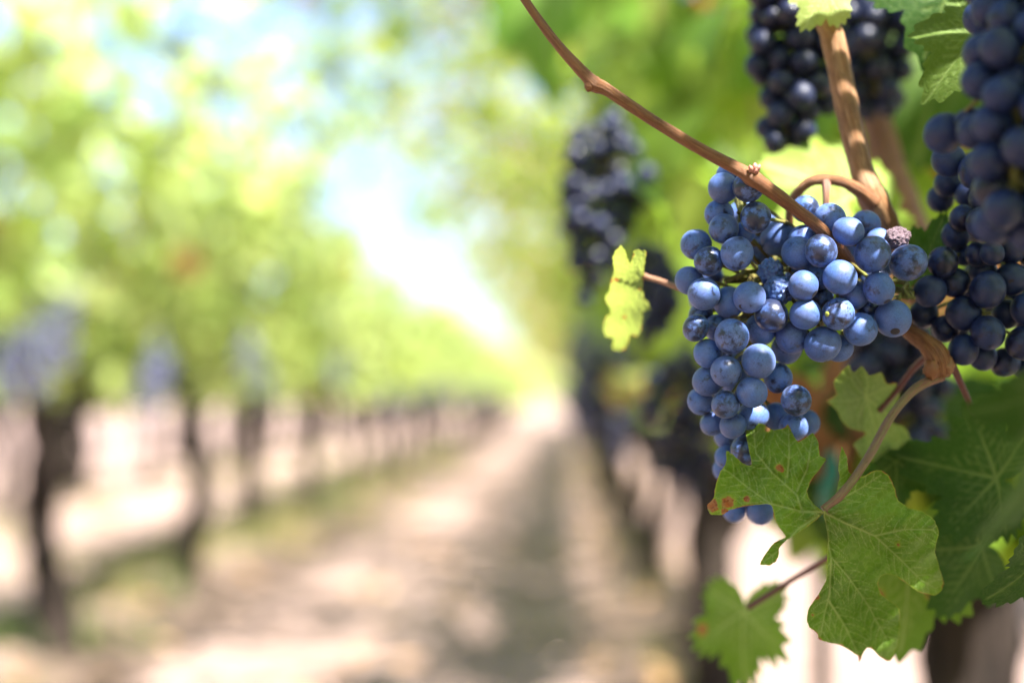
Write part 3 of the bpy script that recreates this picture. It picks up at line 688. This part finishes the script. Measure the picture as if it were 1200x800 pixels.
close_leaf('near blurred dark leaf at the right edge, upper one', (1232, 455, .40), (1142, 500, .395), (.7, -.2, .6), M_leaf_dark, 26, .6, tint=(.05, .3))
close_leaf('dark leaf tip at the right edge near the bottom', (1225, 640, .52), (1182, 718, .51), (.6, -.2, .7), M_leaf_dark, 27, 1.0, tint=(.0, .4))
close_leaf('deep green leaf showing behind the petiole under the pale one', (1050, 540, .575), (1052, 600, .575), (-.1, .2, .9), M_leaf_dark, 33, .9, tint=(.0, .4))
RAG = [(345,290),(350,205),(362,150),(345,124),(287,122),(275,160),(262,205),(245,178),(230,122),(200,95),(162,130),(150,180),(155,250),(141,300),(130,370),(100,430),(138,500),(97,558),(90,592),(106,660),(150,670),(150,738),(190,750),(230,738),(260,652),(300,660),(330,600),(335,512),(384,495),(374,465),(346,410),(334,360)]
traced_leaf('leaf', [RAG], lambda x, y: .556 + .00010 * (y - 300) - .006 * math.sin((x - 90) / 290 * 3.14) + .0008 * math.sin(y * .03), [[(340,290),(270,330),(180,300),(160,180)],[(340,290),(300,230),(315,140)],[(340,290),(270,420),(200,600),(170,730)],[(340,290),(330,400),(375,485)]], lambda x, y: (690 + x / 5.333, 270 + y / 5.333), M_leaf_pale, [(175,310,30,.7),(215,535,32,.65),(320,365,22,.7)], step=12, sec=70, vw=6, scale=6e-5, label='small ragged pale green leaf with pink spots on the pink stalk', yellow=.15, jag=3)
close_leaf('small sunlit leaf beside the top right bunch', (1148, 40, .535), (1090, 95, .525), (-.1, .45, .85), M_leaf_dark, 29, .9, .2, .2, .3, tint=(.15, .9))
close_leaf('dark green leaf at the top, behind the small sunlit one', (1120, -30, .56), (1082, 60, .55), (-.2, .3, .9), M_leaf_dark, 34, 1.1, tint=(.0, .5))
close_leaf('tiny bright leaf on the thick cane at the top edge', (968, -10, .555), (945, 24, .545), (.0, .4, .9), M_leaf_pale, 30, .9, .2, .2, .3, tint=(.25, 1.0))
close_leaf('saw toothed green leaf standing up behind the raisin', (1080, 318, .562), (1108, 244, .558), (-.3, .2, .9), M_leaf_dark, 31, .55, .1, .1, .2, tint=(.0, .8))
close_leaf('bright yellow green leaf behind the thick cane', (990, 235, .64), (912, 172, .63), (.1, .5, .8), M_leaf_hero, 32, 1.1, .2, .25, .2, tint=(.40, .8), nang=90, nring=8)
close_leaf('bright yellow green leaf between the two upper canes', (1005, 275, .66), (968, 175, .65), (.1, .4, .9), M_leaf_hero, 35, 1.0, .2, .25, .2, tint=(.35, .8), nang=90, nring=8)
close_leaf('orange red leaf low beside the path', (735, 446, 1.70), (722, 478, 1.68), (-.3, .3, .8), M_leaf_pale, 36, 1.0, tint=(.5, .5), brown=60, nang=60, nring=6)
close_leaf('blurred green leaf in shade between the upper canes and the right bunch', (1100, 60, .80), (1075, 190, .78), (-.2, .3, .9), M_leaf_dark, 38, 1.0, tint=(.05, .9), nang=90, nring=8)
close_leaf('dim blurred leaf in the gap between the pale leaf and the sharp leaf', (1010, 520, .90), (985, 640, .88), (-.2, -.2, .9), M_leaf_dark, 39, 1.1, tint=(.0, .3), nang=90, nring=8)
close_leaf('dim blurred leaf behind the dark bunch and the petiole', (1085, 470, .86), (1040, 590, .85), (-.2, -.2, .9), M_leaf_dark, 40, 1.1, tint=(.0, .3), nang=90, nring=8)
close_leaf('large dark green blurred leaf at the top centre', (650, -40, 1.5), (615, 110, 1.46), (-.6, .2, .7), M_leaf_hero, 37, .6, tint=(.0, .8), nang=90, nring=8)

# ------------------------------------------------------------------ near vine: wood and background foliage
def gnarly(pts, rad, seed, seg=14): return tube(pts, rad, seg, 7, .13, seed)
V, F = merge([gnarly([(0, 0, -.05), (.01, .0, .2), (-.02, .02, .45), (.0, .03, .66), (.01, .05, .78)], [.055, .042, .038, .042, .052], 1)])
obj('trunk', mesh_from('trunk', V, F, M_bark), near)
for sgn in (1, -1):
    V, F = gnarly([(.01, .04, .74), (.0, .04 + .18 * sgn, .84), (.02, .04 + .45 * sgn, .88), (.01, .04 + .85 * sgn, .88)], [.042, .030, .026, .020], 3 + sgn)
    obj('arm', mesh_from('arm', V, F, M_bark), near)
g = np.random.default_rng(5)
bgl = []
def allowed(p_, s):
    x, y, d = proj(p_)
    lim = np.interp(y, [-200, 100, 200, 330, 450, 560, 800], [600, 625, 690, 715, 760, 800, 960]) + FX * s * .6 / d
    return x > lim and not (y > 560 and x < 1050)
tries = 0
while len(bgl) < 330 and tries < 9000:
    tries += 1
    y = g.uniform(.72, 2.5); p_ = np.array([g.uniform(.03, .75), y, g.uniform(.72, 2.0)]); s = g.uniform(.045, .07)
    if y < 1.0 and proj(p_)[0] < 1250 and g.random() < .3: continue
    if not allowed(p_, s): continue
    bgl.append((p_, rand_leaf_frame(g, (-.55, -.5, .5), .5), s))
for k in range(120):
    x, y, d_ = (g.uniform(960, 1230), g.uniform(-80, 400), g.uniform(.86, 1.6)) if k < 70 else (g.uniform(960, 1230), g.uniform(430, 640), g.uniform(.85, 1.3))
    bgl.append((np.array(P(x, y, d_)), rand_leaf_frame(g, (-.5, -.6, .4), .4), g.uniform(.05, .07)))
V, F, T = foliage(bgl, T_mid, 3, .12, .03)
fol = obj('foliage', mesh_from('foliage', V - NL, F, M_foliage, True, {'tint': T}), near)
bgV, bgF = V, F

# unseen leaves added over and beside the camera, placed to shade the grapes, with gaps for the sun flecks seen in the photo
def on_berry(i, up=.36):
    c, r_ = sol[i]; n_ = (CAM - Vector(c)).normalized() * (1 - up) + SUN * up; return Vector(c) + n_.normalized() * r_
def idx(px, py): return int(np.argmin([math.hypot(t[0] - px, t[1] - py) for t in TR]))
LIT = [(on_berry(idx(984, 325)), .0058), (on_berry(idx(1022, 298)) + RGT * -.0012, .0050), (on_berry(idx(963, 294)) + RGT * .0025, .0030), (on_berry(idx(941, 335)) + RGT * .002 - UPV * .003, .0022), (on_berry(idx(944, 368)), .0030),
       (on_berry(idx(982, 368)) + RGT * .002, .0026), (on_berry(idx(944, 245)), .0050), (on_berry(idx(994, 271)) + RGT * .003 - UPV * .003, .0016), (on_berry(idx(904, 370)) - RGT * .001, .0011), (Vector(sol[-1][0]) + UPV * .004 - FWD * .003, .003),
       (P(980, 34, .557), .0030), (P(986, 58, .555), .0034), (P(990, 100, .554), .0042), (P(1010, 178, .552), .0036), (P(1015, 192, .551), .0034), (P(970, 209, .543), .002), (P(995, 216, .544), .002), (P(1020, 228, .550), .002),
       (P(728, 330, .545), .010), (P(735, 375, .55), .008), (P(1112, 50, .530), .008), (P(1098, 78, .527), .006), (P(950, 10, .548), .007), (P(1152, 15, .47), .0022), (P(940, 205, .63), .014), (P(918, 190, .63), .010), (P(960, 190, .645), .010), (P(985, 215, .65), .010), (P(915, 30, .645), .003), (P(900, 48, .645), .002), (P(886, 62, .645), .002), (P(703, 210, .965), .004), (P(1000, 10, .72), .003),
       (P(885, 205, .495), .002)]
def disc(Np):
    a = Vector((0, 0, 1)).cross(Np).normalized(); b = Np.cross(a); return a, b
SA, SB = disc(SUN)
lit_rays = [(p_ + SA * (r_ * k * math.cos(q)) + SB * (r_ * k * math.sin(q))) for p_, r_ in LIT for k, q in [(0, 0)] + [(1, j * math.pi / 4) for j in range(8)]]
SH = [Vector(c) + (CAM - Vector(c)).normalized() * r_ * .7 + SUN * r_ * .6 + RGT * (r_ * ox) for c, r_ in sol[:nT] for ox in (-.6, 0, .6)] + [Vector(c) + ((CAM - Vector(c)).normalized() * .75 + RGT * ox + UPV * oy).normalized() * r_ for c, r_ in sol[:nT] for ox, oy in ((-.75, .1), (-.45, .55), (0, .8), (.45, .55), (.75, .1), (-.4, -.2), (.4, -.2), (0, .25))] + [Vector(c) + SUN * r_ for c, r_ in sol2]
SH += [Vector(v_) for v_ in heroV[::60]] + [Vector(P(*q)) for q in CANE_PTS] + [Vector(P(a, b, d_)) for a, b, d_ in ((974, 130, .553), (985, 150, .553), (975, 100, .555), (1030, 255, .55), (958, 20, .56))]
for W, F_ in CLOSE[:9]: SH += [Vector(v_) for v_ in W[::90]]
SH += [Vector(P(x, y, .45)) for x in (1110, 1130, 1150, 1170, 1190) for y in (50, 80, 110, 140, 170, 200, 230, 260)]
SH += [Vector(P(x, y, 1.12)) for x in range(770, 840, 14) for y in range(430, 580, 18)] + [Vector(P(x, y, .84)) for x in range(970, 1090, 18) for y in range(440, 640, 22)]
SH += [Vector(P(x, y, .66)) for x in range(885, 980, 18) for y in range(20, 190, 18)] + [Vector(P(x, y, .74)) for x in range(1000, 1060, 15) for y in range(10, 130, 20)]
SH += [Vector(P(x + o_, y, .75)) for x, y in ((1022, 115), (1030, 150), (1040, 190), (1050, 225), (1060, 260)) for o_ in (-14, 0, 14)]
cane_pts = catmull([list(P(*q)) for q in THK[1:11]], 10)
for c_ in cane_pts:
    if all((Vector(c_) - p_).length > r_ + .0035 for p_, r_ in LIT):
        SH += [Vector(c_) + (CAM - Vector(c_)).normalized() * .0035 + RGT * ox for ox in (-.003, 0, .003)]
def plane_hit(p_, c, N):   # ray p_+s*SUN with the plane (c,N)
    den = SUN.dot(N)
    return p_ + SUN * ((c - p_).dot(N) / den)
can, cand = [], []
side = []
for _ in range(620):
    p_ = np.array([g.uniform(.16, .85), g.uniform(-1.2, .75), g.uniform(.62, 1.5)])
    x, y, d = proj(p_)
    if d > .02 and x < 1240 + 110 / max(d, .1) and -200 < y < 1000: continue
    if np.linalg.norm(p_ - np.array(CAM)) < .2: continue
    side.append((p_, rand_leaf_frame(g, (-.5, -.2, .6), .5), g.uniform(.05, .07)))
for _ in range(260):
    p_ = np.array([g.uniform(-.05, .75), g.uniform(-1.0, .62), g.uniform(1.28, 2.0)])
    x, y, d = proj(p_)
    if d > .1 and -150 < y < 900 and -100 < x < 1300: continue
    cand.append((p_, rand_leaf_frame(g, (-.1, -.2, 1), .45), g.uniform(.05, .07)))
def hits_lit(lf, m=1.02):
    c, Rm, s = Vector(lf[0]), lf[1], lf[2]; N = Vector(Rm[:, 2])
    if abs(SUN.dot(N)) < .1: return True
    for q in lit_rays:
        if (plane_hit(q, c, N) - c).length < s * m * 1.05: return True
    return False
can = [l_ for l_ in cand + side if not hits_lit(l_)]
def blocked(q):
    for c, Rm, s in can:
        N = Vector(Rm[:, 2]); den = SUN.dot(N)
        if abs(den) < .1: continue
        t = (Vector(c) - q).dot(N) / den
        if t > 0 and (q + SUN * t - Vector(c)).length < s * .62: return True
    return False
rnd.shuffle(SH)
for q in SH:  # extra unseen leaves added on sun rays to keep these points shaded
    if blocked(q): continue
    for size in (.055, .042, .03, .022, .016, .012):
        done = False
        for _ in range(8):
            h = rnd.uniform(.34, .8) if size > .02 else rnd.uniform(.28, .42)
            c = q + SUN * h + SA * rnd.uniform(-.3, .3) * size + SB * rnd.uniform(-.3, .3) * size
            x, y, d = proj(c)
            if d > .05 and -60 < y < 860 and -60 < x < 1260: continue
            lf = (np.array(c), basis(np.array(SUN) + g.normal(0, .25, 3), np.array([g.normal(0, 1), g.normal(0, 1), -.5])), size)
            if not hits_lit(lf, .95): can.append(lf); done = True; break
        if done: break
#DBG
V, F, T = foliage(can, T_mid, 5, .1, .03)
obj('foliage', mesh_from('foliage', V - NL, F, M_foliage, True, {'tint': T}), near)
print('canopy leaves', len(can), 'background leaves', len(bgl))

# ------------------------------------------------------------------ row vines
def vine(seed, x_side, arch=0.0, tall=0.0, wid=1.0, thick=1.0, split=False):
    """one vine about its trunk base: trunk, two arms, canes, foliage; returns its root"""
    g = np.random.default_rng(seed); root = empty('grapevine', (0, 0, 0))
    lean = g.normal(0, .05, 2)
    V, F = gnarly([(0, 0, -.05), (lean[0] * .3, lean[1] * .5, .22), (lean[0] * 1.1, lean[1], .45), (lean[0], lean[1] * .7, .62), (0, 0, .74)], [.072 * thick, .056 * thick, .050 * thick, .054 * thick, .066 * thick], seed)
    obj('trunk', mesh_from('trunk', V, F, M_bark), root)
    for sgn in (1, -1):
        V, F = gnarly([(0, 0, .62), (g.normal(0, .02), .11 * sgn, .80), (g.normal(0, .02), .24 * sgn, .96), (g.normal(0, .02), .55 * sgn, 1.03), (g.normal(0, .02), .9 * sgn, 1.03)], [.050 * thick, .040 * thick, .034 * thick, .027, .02], seed + 5 + sgn)
        obj('arm', mesh_from('arm', V, F, M_bark), root)
    parts, leaves = [], []
    for _ in range(190 if split else 0):   # shoots drooping on the far side of the row
        leaves.append((np.array([-x_side * g.normal(.37, .08), g.uniform(-.95, .95), g.uniform(.72, 1.12)]), rand_leaf_frame(g, (.6, 0, .6), .6), g.uniform(.055, .08)))
    for k in range(14):
        y0 = -.85 + 1.7 * k / 13 + g.normal(0, .04); sx_ = g.choice([-1, 1]) * g.uniform(.05, .42) * wid; h = g.uniform(.75, 1.15)
        tipx = sx_ * g.uniform(.8, 1.5); drop = g.uniform(0, .25) if abs(sx_) > .22 else 0
        pts = [(0, y0, .98), (sx_ * .3, y0 + g.normal(0, .05), 1.0 + h * .35), (sx_ * .8, y0 + g.normal(0, .1), 1.0 + h * .8), (tipx, y0 + g.normal(0, .18), 1.0 + h - drop)]
        parts.append(tube(pts, [.006, .005, .004, .0025], 5, 3))
        D = catmull(pts, 8)
        for q in D[1:]:
            for _ in range(g.integers(1, 3)):
                leaves.append((q + g.normal(0, .07, 3) + np.array([0, 0, -.02]), rand_leaf_frame(g, (np.sign(q[0]) * .6, -.1, .7), .6), g.uniform(.05, .085)))
    for _ in range(110):
        p_ = np.array([g.normal(0, .24 * wid), g.uniform(-.95, .95), g.triangular(1.22, 1.55, 1.95) if split else g.triangular(.94, 1.35, 1.9)])
        leaves.append((p_, rand_leaf_frame(g, (np.sign(p_[0]) * .7, 0, .6), .6), g.uniform(.055, .085)))
    for k in range(int(tall * 16)):
        y0 = g.uniform(-.85, .85); pts = [(x_side * g.uniform(-.1, .2), y0, 1.5), (x_side * g.uniform(.05, .3), y0 + g.normal(0, .08), 1.9), (x_side * g.uniform(.2, .5), y0 + g.normal(0, .15), 2.2), (x_side * g.uniform(.35, .95), y0 + g.normal(0, .2), 2.35 + g.uniform(-.2, .35) * tall)]
        parts.append(tube(pts, [.005, .0045, .004, .0025], 5, 6))
        for q in catmull(pts, 7)[3:]:
            if g.random() < .8: leaves.append((q + g.normal(0, .07, 3), rand_leaf_frame(g, (x_side * .3, -.2, .8), .6), g.uniform(.05, .08)))
    if arch:
        for k in range(int(21 * arch)):
            y0 = g.uniform(-.8, .8); rch = g.uniform(.35, 1.25)
            pts = [(x_side * .1, y0, 1.5), (x_side * .25, y0 + .05, 1.85), (x_side * (.25 + rch * .5), y0 + g.normal(0, .15), 2.1 + .1 * rch), (x_side * (.25 + rch), y0 + g.normal(0, .25), 2.12 + g.uniform(-.25, .2))]
            parts.append(tube(pts, [.005, .0045, .004, .0025], 5, 8))
            for q in catmull(pts, 7)[4:]:
                if g.random() < .85: leaves.append((q + g.normal(0, .06, 3), rand_leaf_frame(g, (x_side * .3, -.2, .8), .6), g.uniform(.045, .075)))
    V, F = merge(parts); c_ = obj('cane', mesh_from('cane', V, F, M_farcane), root); c_['kind'] = 'stuff'
    V, F, T = foliage(leaves, T_far, seed, .12, .012)
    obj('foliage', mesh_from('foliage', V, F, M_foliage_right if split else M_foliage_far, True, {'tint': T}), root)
    return root
def place(proto, x, y, label, group, first):
    o = proto if first else copy_tree(proto)
    o.location = (x, y, 0); tag(o, label, 'vine', group); return o
LX, RX = -1.82, .36
protoL = [vine(101, 1), vine(102, 1), vine(103, 1)]
protoT = [vine(111, 1, 0, .55, 1, 1.2), vine(112, 1, 0, .6, 1, 1.2), vine(113, 1, 0, .4, 1, 1.2)]
protoR = [vine(201, -1, 1.0, 0, .6, 1, True), vine(202, -1, 1.35, 0, .6, 1, True), vine(203, -1, .35, 0, .6, 1, True)]
used = set()
def put(protos, i, x, y, label, group, rz):
    k = i % len(protos); pr = protos[k]; first = pr.name not in used; used.add(pr.name)
    o = place(pr, x, y, label, group, first); o.rotation_euler = (0, 0, rz); s = rnd.uniform(.95, 1.06); o.scale = (s, s, rnd.uniform(.96, 1.05)); return o
lab = {0: 'blurred leafy vine at the far left edge, in front of the first dark trunk', 1: 'blurred vine with the dark forked trunk at the left edge', 2: 'blurred vine of the left row with the second dark trunk from the left', 3: 'blurred vine of the left row with the third, thinner trunk from the left'}
i = 0; y = 2.9
while y < 46:
    put(protoT if 0 < i < 4 else protoL, i, {1: -1.70, 2: -1.77, 3: -1.84}.get(i, LX + rnd.gauss(0, .03)), y, lab.get(i, 'one of the far blurred vines of the left row towards the vanishing point'), 'far vines of the left row' if i > 3 else 'vines of the left row', (0 if i % 2 or i < 4 else math.pi)); y += 1.8; i += 1
i = 0; y = 3.08
labR = {0: 'blurred right row vine directly behind the nearest one, shoots arching over the path', 1: 'blurred vine second behind the nearest one in the right row, arching over the path'}
while y < 46:
    put(protoR, (2, 1)[i] if i < 2 else i + 1, RX + rnd.gauss(0, .03), y, labR.get(i, 'one of the far blurred vines of the right row towards the vanishing point'), 'far vines of the right row' if i > 1 else 'vines of the right row', 0); y += 1.8; i += 1
for X, y0, y1, nm in ((-4.0, 6.2, 44, 'one of the blurred vines of the second left row, seen beneath the nearer canopy'), (-6.2, 10, 44, 'one of the blurred vines of the third left row, far beyond the other trunks'), (2.55, 5.2, 30, 'one of the blurred vines of the row behind the right row')):
    y = y0; i = 0
    while y < y1:
        put(protoL, i + 1, X + rnd.gauss(0, .03), y, nm, {-4.0: 'vines of the second left row', -6.2: 'vines of the third left row', 2.55: 'vines of the row behind on the right'}[X], rnd.choice([0, math.pi])); y += 1.8; i += 1

for y in (1.1, -.7, -2.5, -4.3):
    put(protoL, 0, LX + rnd.gauss(0, .03), y, 'vine of the left row behind the viewpoint', 'vines behind the viewpoint', 0)
for y in (-2.32, -4.12, -5.92):
    put(protoR, 0, RX + rnd.gauss(0, .03), y, 'vine of the right row behind the viewpoint', 'vines behind the viewpoint on the right', 0)
# bunches on the rows
def far_bunch(seed, s=1.0):
    bs = darts([(0, 0, 0), (0, 0, -.06), (0, 0, -.14), (0, 0, -.19)], [.025, .048, .035, .012], .009, 60, seed, sep=1.6)
    sp = sphere(10, 8, 0, 0); F4 = [f for f in sp[1]]
    Vs, Fs, off = [], [], 0
    for c, r_ in bs: Vs.append(sp[0] * r_ + c); Fs += [tuple(j + off for j in f) for f in F4]; off += len(sp[0])
    tv, tf = tube([(0, 0, .06), (0, 0, 0), (0, 0, -.15)], [.004, .003, .002], 6, 3); Vs.append(tv); Fs += [tuple(int(j) + off for j in f) for f in tf]
    return mesh_from('grape_cluster', np.concatenate(Vs), Fs, M_grape_far)
FB = [far_bunch(s) for s in (1, 2, 3)]
def hang(x, y, z, label, group=None, s=1.0):
    o = obj('grape_cluster', FB[rnd.randrange(3)], None, (x, y, z)); o.rotation_euler = (0, 0, rnd.uniform(0, 6.28)); o.scale = (s, s, s); tag(o, label, 'grapes', group); return o
for (px, py, d, s, lb) in ((72, 385, 3.85, 1.0, 'blurred purple bunch topmost above the left forked trunk'), (45, 415, 3.75, 1.0, 'blurred pale purple bunch on the left fork of the first trunk'), (10, 435, 3.65, 1.0, 'blurred dark bunch cut by the left edge'), (185, 435, 4.75, 1.1, 'blurred violet bunch between the first and second trunks'), (172, 465, 4.7, .9, 'blurred violet bunch lowest between the first and second trunks'),
                       (290, 415, 6.1, 1.15, 'blurred bluish bunch just right of the second trunk'), (310, 455, 6.3, .9, 'small blurred bluish bunch under another, right of the second trunk'), (395, 430, 8.3, 1.2, 'blurred bunch in the left row under the far leaves')):
    q = P(px, py, d); hang(q.x, q.y, q.z + .08, lb, None, s)
for i in range(5, 16):
    for k in range(2): hang(LX + .42 + rnd.uniform(-.1, .1), 2.9 + 1.8 * i + rnd.uniform(-.8, .8), rnd.uniform(.95, 1.08), 'one of the tiny blurred bunches along the far left row', 'far bunches of the left row')
for i in range(0, 7):
    for k in range(2): hang(RX - rnd.uniform(.2, .35), 3.08 + 1.8 * i + rnd.uniform(-.8, .8), rnd.uniform(.92, 1.05), 'one of the blurred dark bunches along the right row beyond the near leaves', 'far bunches of the right row')

# stake and green tie in the near row
st_o = obj('vine_stake', mesh_from('vine_stake', *tube([(0, 0, -.1), (0, 0, .5), (0, 0, 1.0), (0, 0, 1.45)], [.014] * 4, 10, 3), M_steel), None, (.355, 2.02, 0)); tag(st_o, 'thin dark stake under the sharp leaf, blurred against the pale ground', 'stake')
tv, tf = tube([(.030 * math.cos(a), .030 * math.sin(a), a * .0025) for a in np.linspace(0, 13, 40)], [.007] * 40, 6, 2)
q = P(972, 565, .86)
pl = obj('plant_tie', mesh_from('plant_tie', *tube([P(972, 530, .86) - q, P(975, 552, .855) - q, P(968, 575, .855) - q, P(966, 600, .86) - q], [.006, .008, .008, .005], 10, 5, .1, 2, .4), M_tape), None, q); tag(pl, 'blurred teal green plastic tie between the two halves of the sharp leaf', 'plant tie')

# ------------------------------------------------------------------ ground
gx = np.concatenate([np.linspace(-400, -9, 14), np.linspace(-8, 8, 161), np.linspace(9, 400, 14)]); gy = np.concatenate([np.linspace(-60, -3, 8), np.linspace(-2, 14, 161), np.linspace(14.5, 60, 92), np.linspace(70, 900, 20)])
X, Y = np.meshgrid(gx, gy)
def hgt(x, y):
    fade = np.exp(-((np.maximum(np.abs(x) - 8, 0)) / 3) ** 2) * np.exp(-(np.maximum(y - 60, 0) / 10) ** 2)
    z = .012 * np.sin(x * 3.1 + y * 1.7) * np.sin(y * 2.3 - x) + .010 * np.sin(x * 7.7 + 1) * np.sin(y * 6.1 + x * 2) + .006 * np.sin(x * 17 + y * 13)
    for c_ in (-6.2, -4.0, LX, RX, 2.55): z = z + .06 * np.exp(-((x - c_) / .38) ** 2)
    return z * fade
Z = hgt(X, Y); nx, ny = len(gx), len(gy)
ii = np.arange(nx * ny).reshape(ny, nx); F = np.stack([ii[:-1, :-1], ii[:-1, 1:], ii[1:, 1:], ii[1:, :-1]], -1).reshape(-1, 4)
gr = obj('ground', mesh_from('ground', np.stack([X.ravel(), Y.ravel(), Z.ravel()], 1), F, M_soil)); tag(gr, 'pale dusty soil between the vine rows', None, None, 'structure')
# weeds: patchy blades under the rows
g = np.random.default_rng(77); Vs, Ts = [], []
def blades(cx, half, y0, y1, n_, hmin, hmax, dry):
    cl = [(g.normal(cx, half), g.uniform(y0, y1), g.uniform(.08, .28)) for _ in range(n_ // 38)]
    for bx, by, br in cl:
        dr = np.clip(g.normal(dry, .3), 0, 1)
        for _ in range(38):
            x, y_ = bx + g.normal(0, br * .5), by + g.normal(0, br * .6); z = float(hgt(np.array(x), np.array(y_))); h = g.uniform(hmin, hmax); a = g.uniform(0, 6.28); wv = .006; ln = g.normal(0, .45, 2) * h
            Vs.extend([(x - wv * math.cos(a), y_ - wv * math.sin(a), z - .01), (x + wv * math.cos(a), y_ + wv * math.sin(a), z - .01), (x + ln[0], y_ + ln[1], z + h)]); Ts.extend([(np.clip(dr + g.normal(0, .15), 0, 1), 0, 0)] * 3)
blades(-1.88, .20, 3.0, 22, 5200, .06, .20, .5); blades(-2.5, .5, 4.0, 22, 4500, .03, .12, .45); blades(.45, .10, 4.0, 24, 1200, .04, .12, .5); blades(-.05, .08, 4.5, 20, 600, .02, .06, .5); blades(-4.1, .5, 6, 25, 3000, .04, .15, .5)
V = np.array(Vs); F = np.arange(len(V)).reshape(-1, 3)
wd = obj('weeds', mesh_from('weeds', V, F, M_weed, False, {'tint': np.array(Ts)})); tag(wd, 'patches of green and dry weeds under the vine rows', 'weeds', None, 'stuff')
lv = []
for _ in range(900):
    x = g.choice([LX, RX, -.7, 2.5, -4]) + g.normal(0, .35); y = g.uniform(2.5, 20); lv.append((np.array([x, y, float(hgt(np.array(x), np.array(y))) + .012]), basis(np.array([0, 0, 1]) + g.normal(0, .25, 3), g.normal(0, 1, 3)), g.uniform(.03, .06)))
V, F, T = foliage(lv, T_far, 9, .5); fl = obj('fallen_leaves', mesh_from('fallen_leaves', V, F, M_dry, True, {'tint': T})); tag(fl, 'dry brown leaves scattered on the soil', 'fallen leaves', None, 'stuff')

# far end: continuing vineyard and low hills
g = np.random.default_rng(3); lv = []
for _ in range(5200):
    y = 46 + 26 * g.random(); row = g.integers(-9, 8); x = RX + row * 2.18 + g.normal(0, .3); lv.append((np.array([x, y, g.uniform(.6, 2.1)]), rand_leaf_frame(g, (0, -.4, .7), .6), g.uniform(.13, .22)))
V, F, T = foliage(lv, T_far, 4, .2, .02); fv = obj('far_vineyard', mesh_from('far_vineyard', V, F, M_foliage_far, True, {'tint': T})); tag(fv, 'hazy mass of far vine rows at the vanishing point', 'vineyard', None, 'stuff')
lv = []
for _ in range(46):
    cx_, cy_, hh, rr = g.uniform(-60, 60), g.uniform(76, 120), g.uniform(2.6, 5.6), g.uniform(1.6, 3.2)
    for _ in range(90):
        v_ = g.normal(0, 1, 3); v_ /= np.linalg.norm(v_); v_ *= g.uniform(.5, 1.0)
        lv.append((np.array([cx_ + v_[0] * rr, cy_ + v_[1] * rr, max(.3, hh * .55 + v_[2] * hh * .45)]), rand_leaf_frame(g, v_, .6), g.uniform(.3, .5)))
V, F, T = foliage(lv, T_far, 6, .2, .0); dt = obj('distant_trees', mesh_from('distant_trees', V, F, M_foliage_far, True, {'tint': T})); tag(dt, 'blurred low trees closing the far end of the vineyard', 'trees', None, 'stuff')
hx = np.linspace(-700, 700, 81); hv = []; 
for k, yy in enumerate((420, 520, 640)):
    for x in hx: hv.append((x, yy, (-1, 1, 0)[k] * 1.0 if k != 1 else 16 + 7 * math.sin(x * .011 + 1) + 4 * math.sin(x * .031)))
ii = np.arange(81 * 3).reshape(3, 81); F = np.stack([ii[:-1, :-1], ii[:-1, 1:], ii[1:, 1:], ii[1:, :-1]], -1).reshape(-1, 4)
hl = obj('hills', mesh_from('hills', np.array(hv), F, M_hill)); tag(hl, None, None, None, 'structure')
